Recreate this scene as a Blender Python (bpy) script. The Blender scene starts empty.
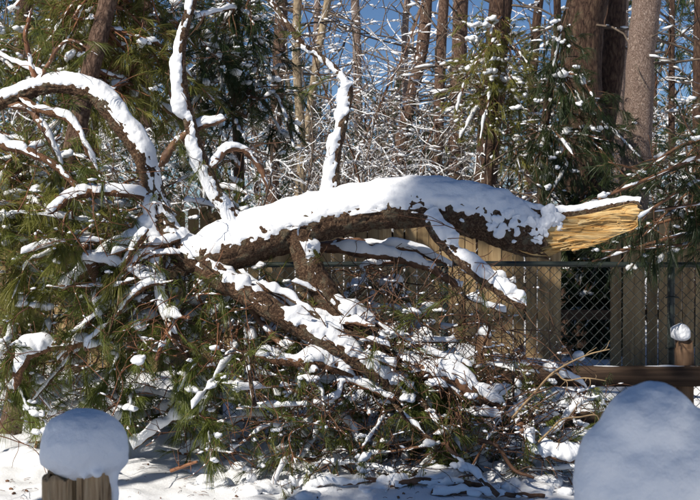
import bpy, bmesh, math
import numpy as np
from mathutils import Vector

# ------------------------------------------------------------------ camera, sky, sun, exposure
FPX, HORIZON, CAM_H = 1306.0, 225.0, 1.45        # focal length and eye line in 700x500 pixel units
SUN_AZ, SUN_EL = math.radians(48), math.radians(38)
sc = bpy.context.scene
cam_d = bpy.data.cameras.new('camera')
cam = bpy.data.objects.new('camera', cam_d)
sc.collection.objects.link(cam)
cam.location = (0, 0, CAM_H)
cam.rotation_euler = (math.radians(90), 0, 0)
cam_d.sensor_width = 36
cam_d.lens = FPX * 36 / 700
cam_d.shift_y = -(250 - HORIZON) / 700
cam_d.clip_end = 2000
cam_d.dof.use_dof = True
cam_d.dof.focus_distance = 7.3
cam_d.dof.aperture_fstop = 13
sc.camera = cam

S = Vector((-math.sin(SUN_AZ) * math.cos(SUN_EL), -math.cos(SUN_AZ) * math.cos(SUN_EL), math.sin(SUN_EL)))
world = bpy.data.worlds.new('World')
sc.world = world
world.use_nodes = True
wn = world.node_tree
sky = wn.nodes.new('ShaderNodeTexSky')
sky.sky_type = 'NISHITA'
sky.sun_disc = False
sky.sun_elevation = SUN_EL
sky.sun_rotation = math.atan2(S.x, S.y)
sky.altitude = 300
sky.air_density = 0.7
sky.dust_density = 0.0
sky.ozone_density = 6.0
bg = wn.nodes['Background']
bg.inputs['Strength'].default_value = 0.072
wn.links.new(sky.outputs[0], bg.inputs[0])
sun_d = bpy.data.lights.new('sun', 'SUN')
sun_d.energy = 5.0
sun_d.angle = math.radians(0.5)
sun_d.color = (1.0, 0.93, 0.82)
sun = bpy.data.objects.new('sun', sun_d)
sc.collection.objects.link(sun)
sun.location = (-20, -20, 30)
sun.rotation_euler = S.to_track_quat('Z', 'Y').to_euler()
sc.view_settings.view_transform = 'Standard'
sc.view_settings.look = 'None'
sc.view_settings.exposure = 0.08
sc.view_settings.gamma = 1.0
sc.cycles.max_bounces = 4
sc.cycles.diffuse_bounces = 2
sc.cycles.glossy_bounces = 1
sc.cycles.use_adaptive_sampling = True
sc.cycles.adaptive_threshold = 0.03
sc.cycles.caustics_reflective = False
sc.cycles.transparent_max_bounces = 4

# ------------------------------------------------------------------ helpers
rng = np.random.default_rng(11)
A3 = np.array
UP = A3([0., 0., 1.])


def P(px, py, d):
    """world point seen at 700x500 pixel (px, py) at distance d from the camera plane"""
    return A3([(px - 350) / FPX * d, d, CAM_H - (py - HORIZON) / FPX * d])


def _hash(ix, iy, iz, seed):
    h = (ix * 374761393 + iy * 668265263 + iz * 2147483647 + seed * 1274126177) & 0xffffffff
    h = ((h ^ (h >> 13)) * 1274126177) & 0xffffffff
    h = ((h ^ (h >> 16)) * 2246822519) & 0xffffffff
    return ((h ^ (h >> 15)) & 0xffff) / 32767.5 - 1.0


def vnoise(p, seed=0):
    p = np.asarray(p, float)
    i = np.floor(p).astype(np.int64)
    f = p - i
    u = f * f * (3 - 2 * f)
    r = 0
    for dx in (0, 1):
        wx = u[..., 0] if dx else 1 - u[..., 0]
        for dy in (0, 1):
            wy = u[..., 1] if dy else 1 - u[..., 1]
            for dz in (0, 1):
                wz = u[..., 2] if dz else 1 - u[..., 2]
                r = r + wx * wy * wz * _hash(i[..., 0] + dx, i[..., 1] + dy, i[..., 2] + dz, seed)
    return r


def fbm(p, seed=0, octs=3):
    r, a, f = 0, 1.0, 1.0
    for k in range(octs):
        r = r + a * vnoise(np.asarray(p) * f, seed + k * 17)
        a *= 0.5
        f *= 2.03
    return r


def nrm(v):
    return v / np.maximum(np.linalg.norm(v, axis=-1, keepdims=True), 1e-9)


def rdir(n=None):
    v = rng.normal(size=(3,) if n is None else (n, 3))
    return nrm(v)


def smooth(x, a, b):
    t = np.clip((x - a) / (b - a), 0, 1)
    return t * t * (3 - 2 * t)


def spline(ctrl, k):
    """Catmull-Rom through rows of ctrl (any columns), k samples"""
    c = np.asarray(ctrl, float)
    c = np.vstack([2 * c[0] - c[1], c, 2 * c[-1] - c[-2]])
    seg = len(c) - 3
    t = np.linspace(0, seg - 1e-6, k)
    i = t.astype(int)
    f = (t - i)[:, None]
    p0, p1, p2, p3 = c[i], c[i + 1], c[i + 2], c[i + 3]
    return 0.5 * (2 * p1 + (p2 - p0) * f + (2 * p0 - 5 * p1 + 4 * p2 - p3) * f ** 2 + (3 * p1 - p0 - 3 * p2 + p3) * f ** 3)


class Geo:
    """collects vertices and faces of ONE mesh"""

    def __init__(self):
        self.v, self.q, self.t, self.n = [], [], [], 0

    def add(self, v, quads=None, tris=None):
        v = np.asarray(v, float).reshape(-1, 3)
        if quads is not None and len(quads):
            self.q.append(np.asarray(quads, np.int64).reshape(-1, 4) + self.n)
        if tris is not None and len(tris):
            self.t.append(np.asarray(tris, np.int64).reshape(-1, 3) + self.n)
        self.v.append(v)
        self.n += len(v)
        return self

    def mesh(self, name, base, mat, smooth_faces=True):
        me = bpy.data.meshes.new(name)
        if self.n:
            v = np.vstack(self.v) - base
            q = np.vstack(self.q) if self.q else np.zeros((0, 4), np.int64)
            t = np.vstack(self.t) if self.t else np.zeros((0, 3), np.int64)
            loops = np.concatenate([q.ravel(), t.ravel()])
            starts = np.concatenate([np.arange(len(q)) * 4, len(q) * 4 + np.arange(len(t)) * 3])
            me.vertices.add(len(v))
            me.vertices.foreach_set('co', v.ravel())
            me.loops.add(len(loops))
            me.loops.foreach_set('vertex_index', loops.astype(np.int32))
            me.polygons.add(len(starts))
            me.polygons.foreach_set('loop_start', starts.astype(np.int32))
            me.polygons.foreach_set('use_smooth', np.full(len(starts), smooth_faces))
            me.update(calc_edges=True)
        me.materials.append(mat)
        return me


def put(name, geo, mat, parent=None, base=None, label=None, cat=None, group=None, kind=None, smooth_faces=True):
    if parent is not None:
        root = parent
        b = A3(root.location)
        while root.parent is not None:
            root = root.parent
            b = b + A3(root.location)
    else:
        b = np.zeros(3) if base is None else A3(base)
    me = geo if isinstance(geo, bpy.types.Mesh) else geo.mesh(name, b, mat, smooth_faces)
    o = bpy.data.objects.new(name, me)
    sc.collection.objects.link(o)
    if parent is not None:
        o.parent = parent
    else:
        o.location = b
    tag(o, label, cat, group, kind)
    return o


def tag(o, label=None, cat=None, group=None, kind=None):
    for k, v in (('label', label), ('category', cat), ('group', group), ('kind', kind)):
        if v:
            o[k] = v
    return o


def thing(name, base, label, cat, group=None):
    o = bpy.data.objects.new(name, None)
    o.empty_display_size = 0.1
    o.location = [float(c) for c in base]
    sc.collection.objects.link(o)
    return tag(o, label, cat, group)


def grid_quads(n, k, m, wrap):
    """n strips of k rows, m columns"""
    mm = m if wrap else m - 1
    a = np.arange(k - 1)[:, None] * m + np.arange(mm)[None, :]
    b = np.arange(k - 1)[:, None] * m + (np.arange(mm)[None, :] + 1) % m
    q = np.stack([a, b, b + m, a + m], -1).reshape(-1, 4)
    return (q[None] + (np.arange(n) * k * m)[:, None, None]).reshape(-1, 4)


def frames(pts):
    t = nrm(np.gradient(pts, axis=1))
    ref = np.where(np.abs(t[..., 2:3]).mean(axis=1, keepdims=True) > 0.8, A3([1., 0.2, 0]), UP)
    a = nrm(np.cross(t, ref))
    return t, a, np.cross(a, t)


def tubes(geo, pts, rad, sides=5, rough=0.0, freq=8.0, seed=0):
    pts, rad = np.asarray(pts, float), np.asarray(rad, float)
    if pts.ndim == 2:
        pts, rad = pts[None], rad[None]
    n, k, _ = pts.shape
    t, a, b = frames(pts)
    th = np.linspace(0, 2 * np.pi, sides, endpoint=False)
    ring = np.cos(th)[None, None, :, None] * a[:, :, None] + np.sin(th)[None, None, :, None] * b[:, :, None]
    r = rad[:, :, None, None]
    v = pts[:, :, None] + ring * r
    if rough:
        v = v + ring * r * rough * fbm(v * freq, seed, 2)[..., None]
    geo.add(v, grid_quads(n, k, sides, True))
    # close the tips with one more point each
    for end, off in ((0, -0.3), (-1, 0.3)):
        c = pts[:, end] + t[:, end] * rad[:, end, None] * off
        i0 = np.arange(n) * k * sides + (0 if end == 0 else (k - 1) * sides)
        j = np.arange(sides)
        base = geo.n - n * k * sides if end == 0 else geo.n - n * k * sides - n
        ci = geo.n + np.arange(n)
        tri = np.stack([i0[:, None] + j + base, i0[:, None] + (j + 1) % sides + base, np.repeat(ci[:, None], sides, 1)], -1)
        if end == 0:
            tri = tri[..., ::-1]
        geo.v.append(c)
        geo.t.append(tri.reshape(-1, 3))
        geo.n += n


WIND = A3([-0.25, -0.12, 0.0])


def snow_on(geo, pts, rad, H, bias=0.5, m=7, freq=6.0, seed=0, lump=0.3, span=115, wind=1.0, ends=True, cfreq=3.0, fine=0.0, rag=0.35):
    """snow lying along branches: hugs the upper side, swells and breaks off unevenly"""
    pts, rad = np.asarray(pts, float), np.asarray(rad, float)
    if pts.ndim == 2:
        pts, rad = pts[None], rad[None]
    n, k, _ = pts.shape
    H = np.broadcast_to(np.asarray(H, float).reshape(-1, 1) if np.ndim(H) < 2 else H, (n, k))
    t = nrm(np.gradient(pts, axis=1))
    u = UP + (WIND * wind if np.ndim(wind) == 0 else A3(wind))
    nn = u - (t @ u)[..., None] * t
    steep = np.linalg.norm(nn, axis=-1)
    nn = nrm(nn)
    bb = np.cross(t, nn)
    A = math.radians(span)
    th = np.linspace(-A, A, m)
    prof = np.cos(th / A * np.pi / 2) ** 0.75
    cov = np.clip((vnoise(pts * cfreq, seed + 3) + 0.45 * vnoise(pts * cfreq * 2.7, seed + 4) + bias) * 1.8, -0.7, 1.0) * np.clip(steep * 1.5 - 0.25, 0.12, 1)
    if ends:
        s = np.linspace(0, 1, k)
        cov = np.where(((s < 0.01) | (s > 0.99))[None], -0.5, cov)
    ring = bb[:, :, None] * np.sin(th)[None, None, :, None] + nn[:, :, None] * np.cos(th)[None, None, :, None]
    q0 = pts[:, :, None] + ring * (rad + 0.5 * H)[:, :, None, None]
    nz = fbm(q0 * freq, seed, 2)
    edge = (np.abs(th) / A)[None, None] ** 1.5
    stp = np.clip(steep * 1.5 - 0.25, 0.1, 1)[:, :, None]
    h = cov[:, :, None] * prof[None, None] + lump * nz * stp - 0.10
    if rag:
        h = h + rag * stp * edge * fbm(q0 * freq * 2.6, seed + 5, 2)
    h = H[:, :, None] * h
    if fine:
        h = h + fine * (0.25 + edge) * fbm(q0 * freq * 4, seed + 7, 3)
    h = np.maximum(h, -0.45 * rad[:, :, None])
    v = (pts[:, :, None] + nn[:, :, None] * (np.cos(th)[None, None] * (rad[:, :, None] + h))[..., None]
         + bb[:, :, None] * (np.sin(th)[None, None] * (rad[:, :, None] + 0.6 * h))[..., None])
    q = grid_quads(n, k, m, False)
    hid = (h <= -0.2 * rad[:, :, None]).ravel()
    q = q[~hid[q].all(1)]
    geo.add(v, q)


_ico = {}


def ico(level):
    if level not in _ico:
        b = bmesh.new()
        bmesh.ops.create_icosphere(b, subdivisions=level, radius=1)
        b.verts.ensure_lookup_table()
        _ico[level] = (A3([v.co[:] for v in b.verts]), A3([[v.index for v in f.verts] for f in b.faces]))
        b.free()
    return _ico[level]


def clumps(geo, c, size, level=2, seed=0, flat=0.55, axis=None, stretch=1.5, amp=0.35):
    """lumps of snow; axis = direction along which they are drawn out"""
    c, size = np.asarray(c, float), np.asarray(size, float)
    n = len(c)
    if n == 0:
        return
    u, f = ico(level)
    ax = nrm(rdir(n) * A3([1, 1, .2])) if axis is None else nrm(np.asarray(axis) * A3([1, 1, .9]))
    side = nrm(np.cross(ax, UP + rdir(n) * 0.15))
    top = np.cross(side, ax)
    top = np.where(top[:, 2:3] < 0, -top, top)
    v = (u[None, :, 0:1] * ax[:, None] * np.broadcast_to(stretch, (n,))[:, None, None] + u[None, :, 1:2] * side[:, None] + u[None, :, 2:3] * top[:, None] * flat)
    k = np.clip(1 + amp * fbm(v * 1.7 + c[:, None] * 31, seed, 2), 0.62, 1.5)
    low = np.where(u[None, :, 2:3] < 0, 0.75, 1.0)
    v = v * k[..., None] * low * size[:, None, None] + c[:, None]
    geo.add(v, tris=(f[None] + (np.arange(n) * len(u))[:, None, None]).reshape(-1, 3))


def beads(geo, tw, tr, per, size, level=1, seed=0):
    """small lumps of snow caught along thin twigs"""
    n, k, _ = tw.shape
    m = max(1, int(n * per))
    i, x = rng.integers(0, n, m), rng.uniform(0.3, k - 1.01, m)
    j = x.astype(int)
    f = (x - j)[:, None]
    a = tw[i, j + 1] - tw[i, j]
    p = tw[i, j] + a * f
    flatness = 1 - np.abs(nrm(a)[:, 2])
    sz = size * (0.25 + 0.65 * rng.random(m) ** 2) * (0.12 + 0.88 * flatness)
    p = p + UP * (tr[i, j] + sz * 0.25)[:, None]
    clumps(geo, p, sz, level, seed, 0.8, a, rng.uniform(1.2, 3.8, m) * (0.4 + 0.6 * flatness), 0.35)


def tufts(geo, p, d, m=40, length=0.11, back=0.10, width=0.0022, spread=0.75, droop=0.25):
    """pine needles: m blades round each twig tip p with heading d"""
    p, d = np.asarray(p, float), nrm(np.asarray(d, float))
    n = len(p)
    if n == 0:
        return
    u = rng.random((n, m, 1)) ** 1.3
    o = p[:, None] - d[:, None] * u * back
    r = rng.normal(size=(n, m, 3))
    spread = spread * rng.uniform(0.45, 1.25, (n, 1, 1))
    droop = droop * rng.uniform(0.3, 1.7, (n, 1, 1))
    dd = nrm(d[:, None] * (0.75 + 0.5 * (1 - u)) + nrm(r) * spread * (0.5 + 0.6 * rng.random((n, m, 1))))
    L = length * (0.55 + 0.6 * rng.random((n, m, 1))) * rng.uniform(0.7, 1.15, (n, 1, 1))
    side = nrm(np.cross(dd, rng.normal(size=(n, m, 3)))) * width * 0.5
    mid = o + dd * L * 0.55 - UP * L * droop * 0.3
    tip = o + dd * L - UP * L * droop
    v = np.stack([o - side, o + side, mid + side * .9, mid - side * .9, tip], 2)
    b = (np.arange(n * m) * 5)[:, None]
    geo.add(v, np.concatenate([b, b + 1, b + 2, b + 3], 1), np.concatenate([b + 3, b + 2, b + 4], 1))


# ------------------------------------------------------------------ materials
def material(name):
    m = bpy.data.materials.new(name)
    m.use_nodes = True
    nt = m.node_tree
    return m, nt, nt.nodes['Principled BSDF']


def N(nt, typ, **kw):
    n = nt.nodes.new(typ)
    for k, v in kw.items():
        if k in n.inputs:
            n.inputs[k].default_value = v
        else:
            setattr(n, k, v)
    return n


def ramp(nt, fac, stops):
    r = nt.nodes.new('ShaderNodeValToRGB')
    e = r.color_ramp.elements
    while len(e) < len(stops):
        e.new(0.5)
    for el, (pos, col) in zip(e, stops):
        el.position = pos
        el.color = (*col, 1)
    nt.links.new(fac, r.inputs[0])
    return r.outputs[0]


def coords(nt, scale=(1, 1, 1)):
    tc = nt.nodes.new('ShaderNodeTexCoord')
    mp = nt.nodes.new('ShaderNodeMapping')
    mp.inputs['Scale'].default_value = scale
    nt.links.new(tc.outputs['Object'], mp.inputs[0])
    return mp.outputs[0]


def bump(nt, h, bsdf, strength=0.5, dist=0.01):
    b = nt.nodes.new('ShaderNodeBump')
    b.inputs['Strength'].default_value = strength
    b.inputs['Distance'].default_value = dist
    nt.links.new(h, b.inputs['Height'])
    nt.links.new(b.outputs[0], bsdf.inputs['Normal'])


def snow_mat(name, col=(0.87, 0.885, 0.91), sss=0.0):
    m, nt, b = material(name)
    b.inputs['Base Color'].default_value = (*col, 1)
    b.inputs['Roughness'].default_value = 0.55
    b.inputs['Specular IOR Level'].default_value = 0.25
    c = coords(nt)
    n1 = N(nt, 'ShaderNodeTexNoise', Scale=45.0, Detail=5.0, Roughness=0.65)
    nt.links.new(c, n1.inputs['Vector'])
    bump(nt, n1.outputs[0], b, 0.55, 0.008)
    if sss:
        b.inputs['Subsurface Weight'].default_value = sss
        b.inputs['Subsurface Radius'].default_value = (0.02, 0.022, 0.026)
        b.inputs['Subsurface Scale'].default_value = 0.5
    return m


def bark_mat(name, dark, mid, light, scale=18.0, stretch=(1, 1, 1), lichen=None, bs=0.9, bd=0.02):
    m, nt, b = material(name)
    c = coords(nt, stretch)
    n0 = N(nt, 'ShaderNodeTexNoise', Scale=scale * 0.6, Detail=4.0)
    nt.links.new(c, n0.inputs['Vector'])
    mx = N(nt, 'ShaderNodeMixRGB', blend_type='ADD')
    mx.inputs[0].default_value = 0.12
    nt.links.new(c, mx.inputs[1])
    nt.links.new(n0.outputs[1], mx.inputs[2])
    vo = N(nt, 'ShaderNodeTexVoronoi', Scale=scale, feature='DISTANCE_TO_EDGE')
    nt.links.new(mx.outputs[0], vo.inputs['Vector'])
    n1 = N(nt, 'ShaderNodeTexNoise', Scale=scale * 3, Detail=6.0, Roughness=0.7)
    nt.links.new(c, n1.inputs['Vector'])
    mul = N(nt, 'ShaderNodeMath', operation='MULTIPLY_ADD')
    nt.links.new(vo.outputs[0], mul.inputs[0])
    mul.inputs[1].default_value = 0.9
    nt.links.new(n1.outputs[0], mul.inputs[2])
    col = ramp(nt, mul.outputs[0], [(0.36, dark), (0.58, mid), (0.85, light)])
    if lichen:
        n2 = N(nt, 'ShaderNodeTexNoise', Scale=scale * 0.5, Detail=6.0, Roughness=0.65)
        nt.links.new(c, n2.inputs['Vector'])
        fac = ramp(nt, n2.outputs[0], [(0.52, (0, 0, 0)), (0.66, (0.75,) * 3)])
        mm = N(nt, 'ShaderNodeMixRGB')
        nt.links.new(fac, mm.inputs[0])
        nt.links.new(col, mm.inputs[1])
        mm.inputs[2].default_value = (*lichen, 1)
        col = mm.outputs[0]
    nt.links.new(col, b.inputs['Base Color'])
    b.inputs['Roughness'].default_value = 0.85
    b.inputs['Specular IOR Level'].default_value = 0.25
    bump(nt, mul.outputs[0], b, bs, bd)
    return m


def twig_mat(name, c0, c1, scale=9.0):
    m, nt, b = material(name)
    c = coords(nt)
    n = N(nt, 'ShaderNodeTexNoise', Scale=scale, Detail=4.0, Roughness=0.7)
    nt.links.new(c, n.inputs['Vector'])
    nt.links.new(ramp(nt, n.outputs[0], [(0.35, c0), (0.65, c1)]), b.inputs['Base Color'])
    b.inputs['Roughness'].default_value = 0.6
    b.inputs['Specular IOR Level'].default_value = 0.35
    n1 = N(nt, 'ShaderNodeTexNoise', Scale=120.0, Detail=2.0)
    nt.links.new(c, n1.inputs['Vector'])
    bump(nt, n1.outputs[0], b, 0.5, 0.004)
    return m


def needle_mat(name, c0, c1, c2, trans=0.3):
    m, nt, b = material(name)
    c = coords(nt)
    n = N(nt, 'ShaderNodeTexNoise', Scale=3.5, Detail=5.0, Roughness=0.8)
    nt.links.new(c, n.inputs['Vector'])
    col = ramp(nt, n.outputs[0], [(0.32, c0), (0.52, c1), (0.70, c2)])
    oi = nt.nodes.new('ShaderNodeObjectInfo')
    hs = nt.nodes.new('ShaderNodeHueSaturation')
    mr = N(nt, 'ShaderNodeMapRange')
    mr.inputs[3].default_value = 0.75
    mr.inputs[4].default_value = 1.3
    nt.links.new(oi.outputs['Random'], mr.inputs[0])
    nt.links.new(mr.outputs[0], hs.inputs['Value'])
    nt.links.new(col, hs.inputs['Color'])
    nt.links.new(hs.outputs[0], b.inputs['Base Color'])
    b.inputs['Roughness'].default_value = 0.4
    b.inputs['Specular IOR Level'].default_value = 0.4
    tr = nt.nodes.new('ShaderNodeBsdfTranslucent')
    nt.links.new(hs.outputs[0], tr.inputs[0])
    mix = nt.nodes.new('ShaderNodeMixShader')
    mix.inputs[0].default_value = trans
    nt.links.new(b.outputs[0], mix.inputs[1])
    nt.links.new(tr.outputs[0], mix.inputs[2])
    nt.links.new(mix.outputs[0], nt.nodes['Material Output'].inputs[0])
    return m


def grain_mat(name, stops, axis='z', freq=30.0, along=1.5, rough=0.8, vary=0.25, bs=0.4, bd=0.004):
    """sawn or split timber with fibres running along one axis"""
    m, nt, b = material(name)
    s = {'x': (along, freq, freq), 'z': (freq, freq, along)}[axis]
    c = coords(nt, s)
    oi = nt.nodes.new('ShaderNodeObjectInfo')
    ad = N(nt, 'ShaderNodeVectorMath', operation='ADD')
    sca = N(nt, 'ShaderNodeVectorMath', operation='SCALE')
    cmb = nt.nodes.new('ShaderNodeCombineXYZ')
    for k in range(3):
        nt.links.new(oi.outputs['Random'], cmb.inputs[k])
    nt.links.new(cmb.outputs[0], sca.inputs[0])
    sca.inputs['Scale'].default_value = 57.0
    nt.links.new(c, ad.inputs[0])
    nt.links.new(sca.outputs[0], ad.inputs[1])
    n = N(nt, 'ShaderNodeTexNoise', Scale=1.0, Detail=6.0, Roughness=0.65, Distortion=0.6)
    nt.links.new(ad.outputs[0], n.inputs['Vector'])
    col = ramp(nt, n.outputs[0], stops)
    hs = nt.nodes.new('ShaderNodeHueSaturation')
    mr = N(nt, 'ShaderNodeMapRange')
    mr.inputs[3].default_value = 1 - vary
    mr.inputs[4].default_value = 1 + vary
    nt.links.new(oi.outputs['Random'], mr.inputs[0])
    nt.links.new(mr.outputs[0], hs.inputs['Value'])
    nt.links.new(col, hs.inputs['Color'])
    nt.links.new(hs.outputs[0], b.inputs['Base Color'])
    b.inputs['Roughness'].default_value = rough
    b.inputs['Specular IOR Level'].default_value = 0.25
    bump(nt, n.outputs[0], b, bs, bd)
    return m


M = dict(
    snow=snow_mat('snow'),
    snow_far=snow_mat('snow_far', sss=0),
    log_bark=bark_mat('log_bark', (0.016, 0.009, 0.006), (0.10, 0.055, 0.032), (0.22, 0.14, 0.085), 34.0,
                      lichen=(0.20, 0.18, 0.12), bd=0.02),
    limb_bark=bark_mat('limb_bark', (0.02, 0.011, 0.007), (0.11, 0.06, 0.036), (0.22, 0.145, 0.09), 38.0,
                       lichen=(0.24, 0.20, 0.13)),
    trunk_grey=bark_mat('trunk_grey', (0.07, 0.045, 0.035), (0.25, 0.175, 0.14), (0.40, 0.31, 0.26), 38.0, (1, 1, 0.6)),
    trunk_red=bark_mat('trunk_red', (0.035, 0.02, 0.014), (0.13, 0.078, 0.055), (0.25, 0.165, 0.12), 28.0, (1, 1, 0.5)),
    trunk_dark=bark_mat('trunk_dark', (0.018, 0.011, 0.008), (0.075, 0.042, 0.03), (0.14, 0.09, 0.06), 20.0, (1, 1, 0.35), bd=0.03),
    trunk_tan=bark_mat('trunk_tan', (0.10, 0.07, 0.045), (0.30, 0.23, 0.15), (0.46, 0.37, 0.25), 16.0, (1, 1, 0.5)),
    branch_bark=bark_mat('branch_bark', (0.045, 0.02, 0.011), (0.20, 0.10, 0.052), (0.33, 0.19, 0.11), 60.0, bd=0.01),
    twig=twig_mat('twig', (0.06, 0.03, 0.017), (0.22, 0.11, 0.058)),
    twig_red=twig_mat('twig_red', (0.09, 0.036, 0.018), (0.28, 0.125, 0.06)),
    twig_tan=twig_mat('twig_tan', (0.20, 0.13, 0.07), (0.40, 0.28, 0.15)),
    twig_grey=twig_mat('twig_grey', (0.06, 0.045, 0.035), (0.20, 0.15, 0.11)),
    needles=needle_mat('needles', (0.075, 0.10, 0.02), (0.145, 0.17, 0.035), (0.25, 0.245, 0.06)),
    needles_old=needle_mat('needles_old', (0.10, 0.115, 0.024), (0.20, 0.20, 0.043), (0.33, 0.28, 0.08)),
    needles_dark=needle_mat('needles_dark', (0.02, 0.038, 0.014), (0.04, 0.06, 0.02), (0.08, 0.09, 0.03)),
    raw_wood=grain_mat('raw_wood', [(0.29, (0.24, 0.09, 0.025)), (0.43, (0.60, 0.33, 0.10)), (0.58, (0.74, 0.52, 0.24)), (0.78, (0.83, 0.67, 0.41))],
                       'x', 38.0, 4.5, 0.6, 0.0, 1.0, 0.02),
    post_wood=grain_mat('post_wood', [(0.32, (0.06, 0.035, 0.018)), (0.44, (0.40, 0.26, 0.14)), (0.66, (0.66, 0.50, 0.31))],
                        'z', 60.0, 3.0, 0.85, 0.05, 0.9, 0.01),
    board=grain_mat('board', [(0.25, (0.10, 0.06, 0.03)), (0.42, (0.24, 0.16, 0.08)), (0.58, (0.34, 0.24, 0.125)), (0.8, (0.44, 0.33, 0.19))],
                    'z', 24.0, 1.6, 0.8, 0.35),
    rail=grain_mat('rail', [(0.3, (0.022, 0.014, 0.009)), (0.5, (0.055, 0.034, 0.022)), (0.75, (0.11, 0.072, 0.048))],
                   'x', 30.0, 1.2, 0.85, 0.1),
    stake=grain_mat('stake', [(0.3, (0.06, 0.035, 0.02)), (0.5, (0.16, 0.095, 0.055)), (0.75, (0.25, 0.16, 0.10))],
                    'z', 30.0, 1.2, 0.85, 0.1),
)
m, nt, b = material('coated_wire')
b.inputs['Base Color'].default_value = (0.018, 0.026, 0.022, 1)
b.inputs['Roughness'].default_value = 0.45
n_ = N(nt, 'ShaderNodeTexNoise', Scale=30.0)
nt.links.new(ramp(nt, n_.outputs[0], [(0.3, (0.012, 0.018, 0.015)), (0.7, (0.03, 0.04, 0.036))]), b.inputs['Base Color'])
M['wire'] = m


# ------------------------------------------------------------------ ground
def ground_z(x, y):
    x, y = np.asarray(x, float), np.asarray(y, float)
    p = np.stack([x, y, x * 0], -1)
    z = 0.035 * fbm(p * 0.7, 5, 3)
    near = 1 - smooth(y, 12, 20)
    z = z + near * (0.022 * fbm(p * 3.1, 6, 3) + 0.010 * fbm(p * 11.0, 7, 3))
    z = z + 0.20 * np.exp(-((y - 8.15) / 0.55) ** 2) * smooth(x, -3.2, -1.2) * (1 - smooth(x, 0.5, 1.7)) * (1 + 0.5 * vnoise(p * 2.3, 9))
    z = z + 0.10 * np.exp(-((y - 6.95) / 0.3) ** 2 - ((x - 0.35) / 0.75) ** 2) * (1 + 0.6 * vnoise(p * 5.3, 19))
    z = z + smooth(y, 9.15, 10.4) * (0.27 + 0.10 * vnoise(p * 0.9, 8))
    z = z + 0.50 * np.exp(-((y - 10.15) / 0.5) ** 2 - ((x - 0.25) / 0.75) ** 2)
    z = z + smooth(y, 12, 60) * (0.4 + 0.35 * fbm(p * 0.12, 10, 2))
    return z


def axis(lo, hi, step, far):
    core = np.arange(lo, hi + 1e-6, step)
    g = np.cumsum(step * 1.22 ** np.arange(1, 48))
    g = g[g < far]
    return np.concatenate([lo - g[::-1], core, hi + g])


gx, gy = axis(-3.0, 3.0, 0.034, 600), axis(5.6, 10.4, 0.034, 600)
X, Y = np.meshgrid(gx, gy)
put('snow_ground', Geo().add(np.stack([X, Y, ground_z(X, Y)], -1), grid_quads(1, len(gy), len(gx), False)), M['snow_far'],
    label='snow covering the ground under and around the fallen limb', kind='structure')

# ------------------------------------------------------------------ the board fence behind
BY = 10.6
board_fence = thing('board_fence', (0, BY, 0.4), 'tan vertical board fence behind the chain link fence', 'fence')
bw, pitch = 0.090, 0.098
gap = (P(569, 0, BY)[0], P(609, 0, BY)[0])
for k in range(-46, 47):
    x = k * pitch
    if gap[0] - 0.02 < x < gap[1] + 0.02:
        continue
    top = 1.57 + 0.018 * rng.normal()
    z0 = float(ground_z(x, BY)) - 0.15
    w, th, tl = bw / 2 + 0.003 * rng.normal(), 0.010, 0.006 * rng.normal()
    yy = BY + 0.004 * rng.normal()
    g = Geo()
    c = 0.018
    prof = A3([[-w, z0], [w, z0], [w + tl, top - c], [w - c + tl, top], [-w + c + tl, top], [-w + tl, top - c]])
    fr = np.stack([prof[:, 0] + x, np.full(6, yy - th), prof[:, 1]], -1)
    bk = fr + A3([0, 2 * th, 0])
    g.add(np.vstack([fr, bk]), [[0, 1, 2, 5], [2, 3, 4, 5], [8, 7, 6, 11], [11, 10, 9, 8]] + [[(i + 1) % 6, i, i + 6, (i + 1) % 6 + 6] for i in range(6)])
    put('board', g, M['board'], board_fence, smooth_faces=False)


def box(g, lo, hi, jitter=0.0):
    lo, hi = A3(lo), A3(hi)
    v = A3([[x, y, z] for x in (0, 1) for y in (0, 1) for z in (0, 1)]) * (hi - lo) + lo
    if jitter:
        v = v + rng.normal(size=v.shape) * jitter
    g.add(v, [[0, 1, 3, 2], [4, 6, 7, 5], [0, 4, 5, 1], [2, 3, 7, 6], [0, 2, 6, 4], [1, 5, 7, 3]])
    return g


for z in (0.72, 1.35):
    put('rail', box(Geo(), (-4.7, BY + 0.018, z - 0.04), (4.7, BY + 0.055, z + 0.04)), M['rail'], board_fence, smooth_faces=False)
for x in (-3.9, -1.5, 0.9, 3.3):
    put('post', box(Geo(), (x - 0.045, BY + 0.058, 0.1), (x + 0.045, BY + 0.148, 1.5)), M['stake'], board_fence, smooth_faces=False)

# ------------------------------------------------------------------ chain link fence
CY, CT, CB = 9.0, 1.18, -0.02
chain = thing('chain_link_fence', (0, CY, 0), 'dark coated chain link fence behind the fallen limb', 'fence')
g = Geo()
HX, cell = 4.6, 0.070
hgt = CT - CB
paths = []
for k in range(int(-hgt / cell) - int(HX / cell) - 2, int(HX / cell) + int(hgt / cell) + 2):
    for sgn in (1, -1):
        xs = k * cell
        a = A3([xs, CB]) if sgn > 0 else A3([xs + hgt, CB])
        bpt = A3([xs + hgt, CT]) if sgn > 0 else A3([xs, CT])
        lo, hi = max(-HX, min(a[0], bpt[0])), min(HX, max(a[0], bpt[0]))
        if hi - lo < 0.02:
            continue
        f = lambda xx: a + (bpt - a) * ((xx - a[0]) / (bpt[0] - a[0]))
        q = A3([f(xx) for xx in np.linspace(lo, hi, 19)])
        yy = CY + sgn * 0.0022 + 0.008 * vnoise(np.stack([q[:, 0] * 2, q[:, 1] * 2, q[:, 0] * 0], -1), 4)
        paths.append(np.stack([q[:, 0] + 0.004 * vnoise(np.stack([q[:, 0] * 4, q[:, 1] * 4, q[:, 0] * 0], -1), 14), yy, q[:, 1]], -1))
tubes(g, A3(paths), np.full((len(paths), 19), 0.0022), 4)
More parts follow.
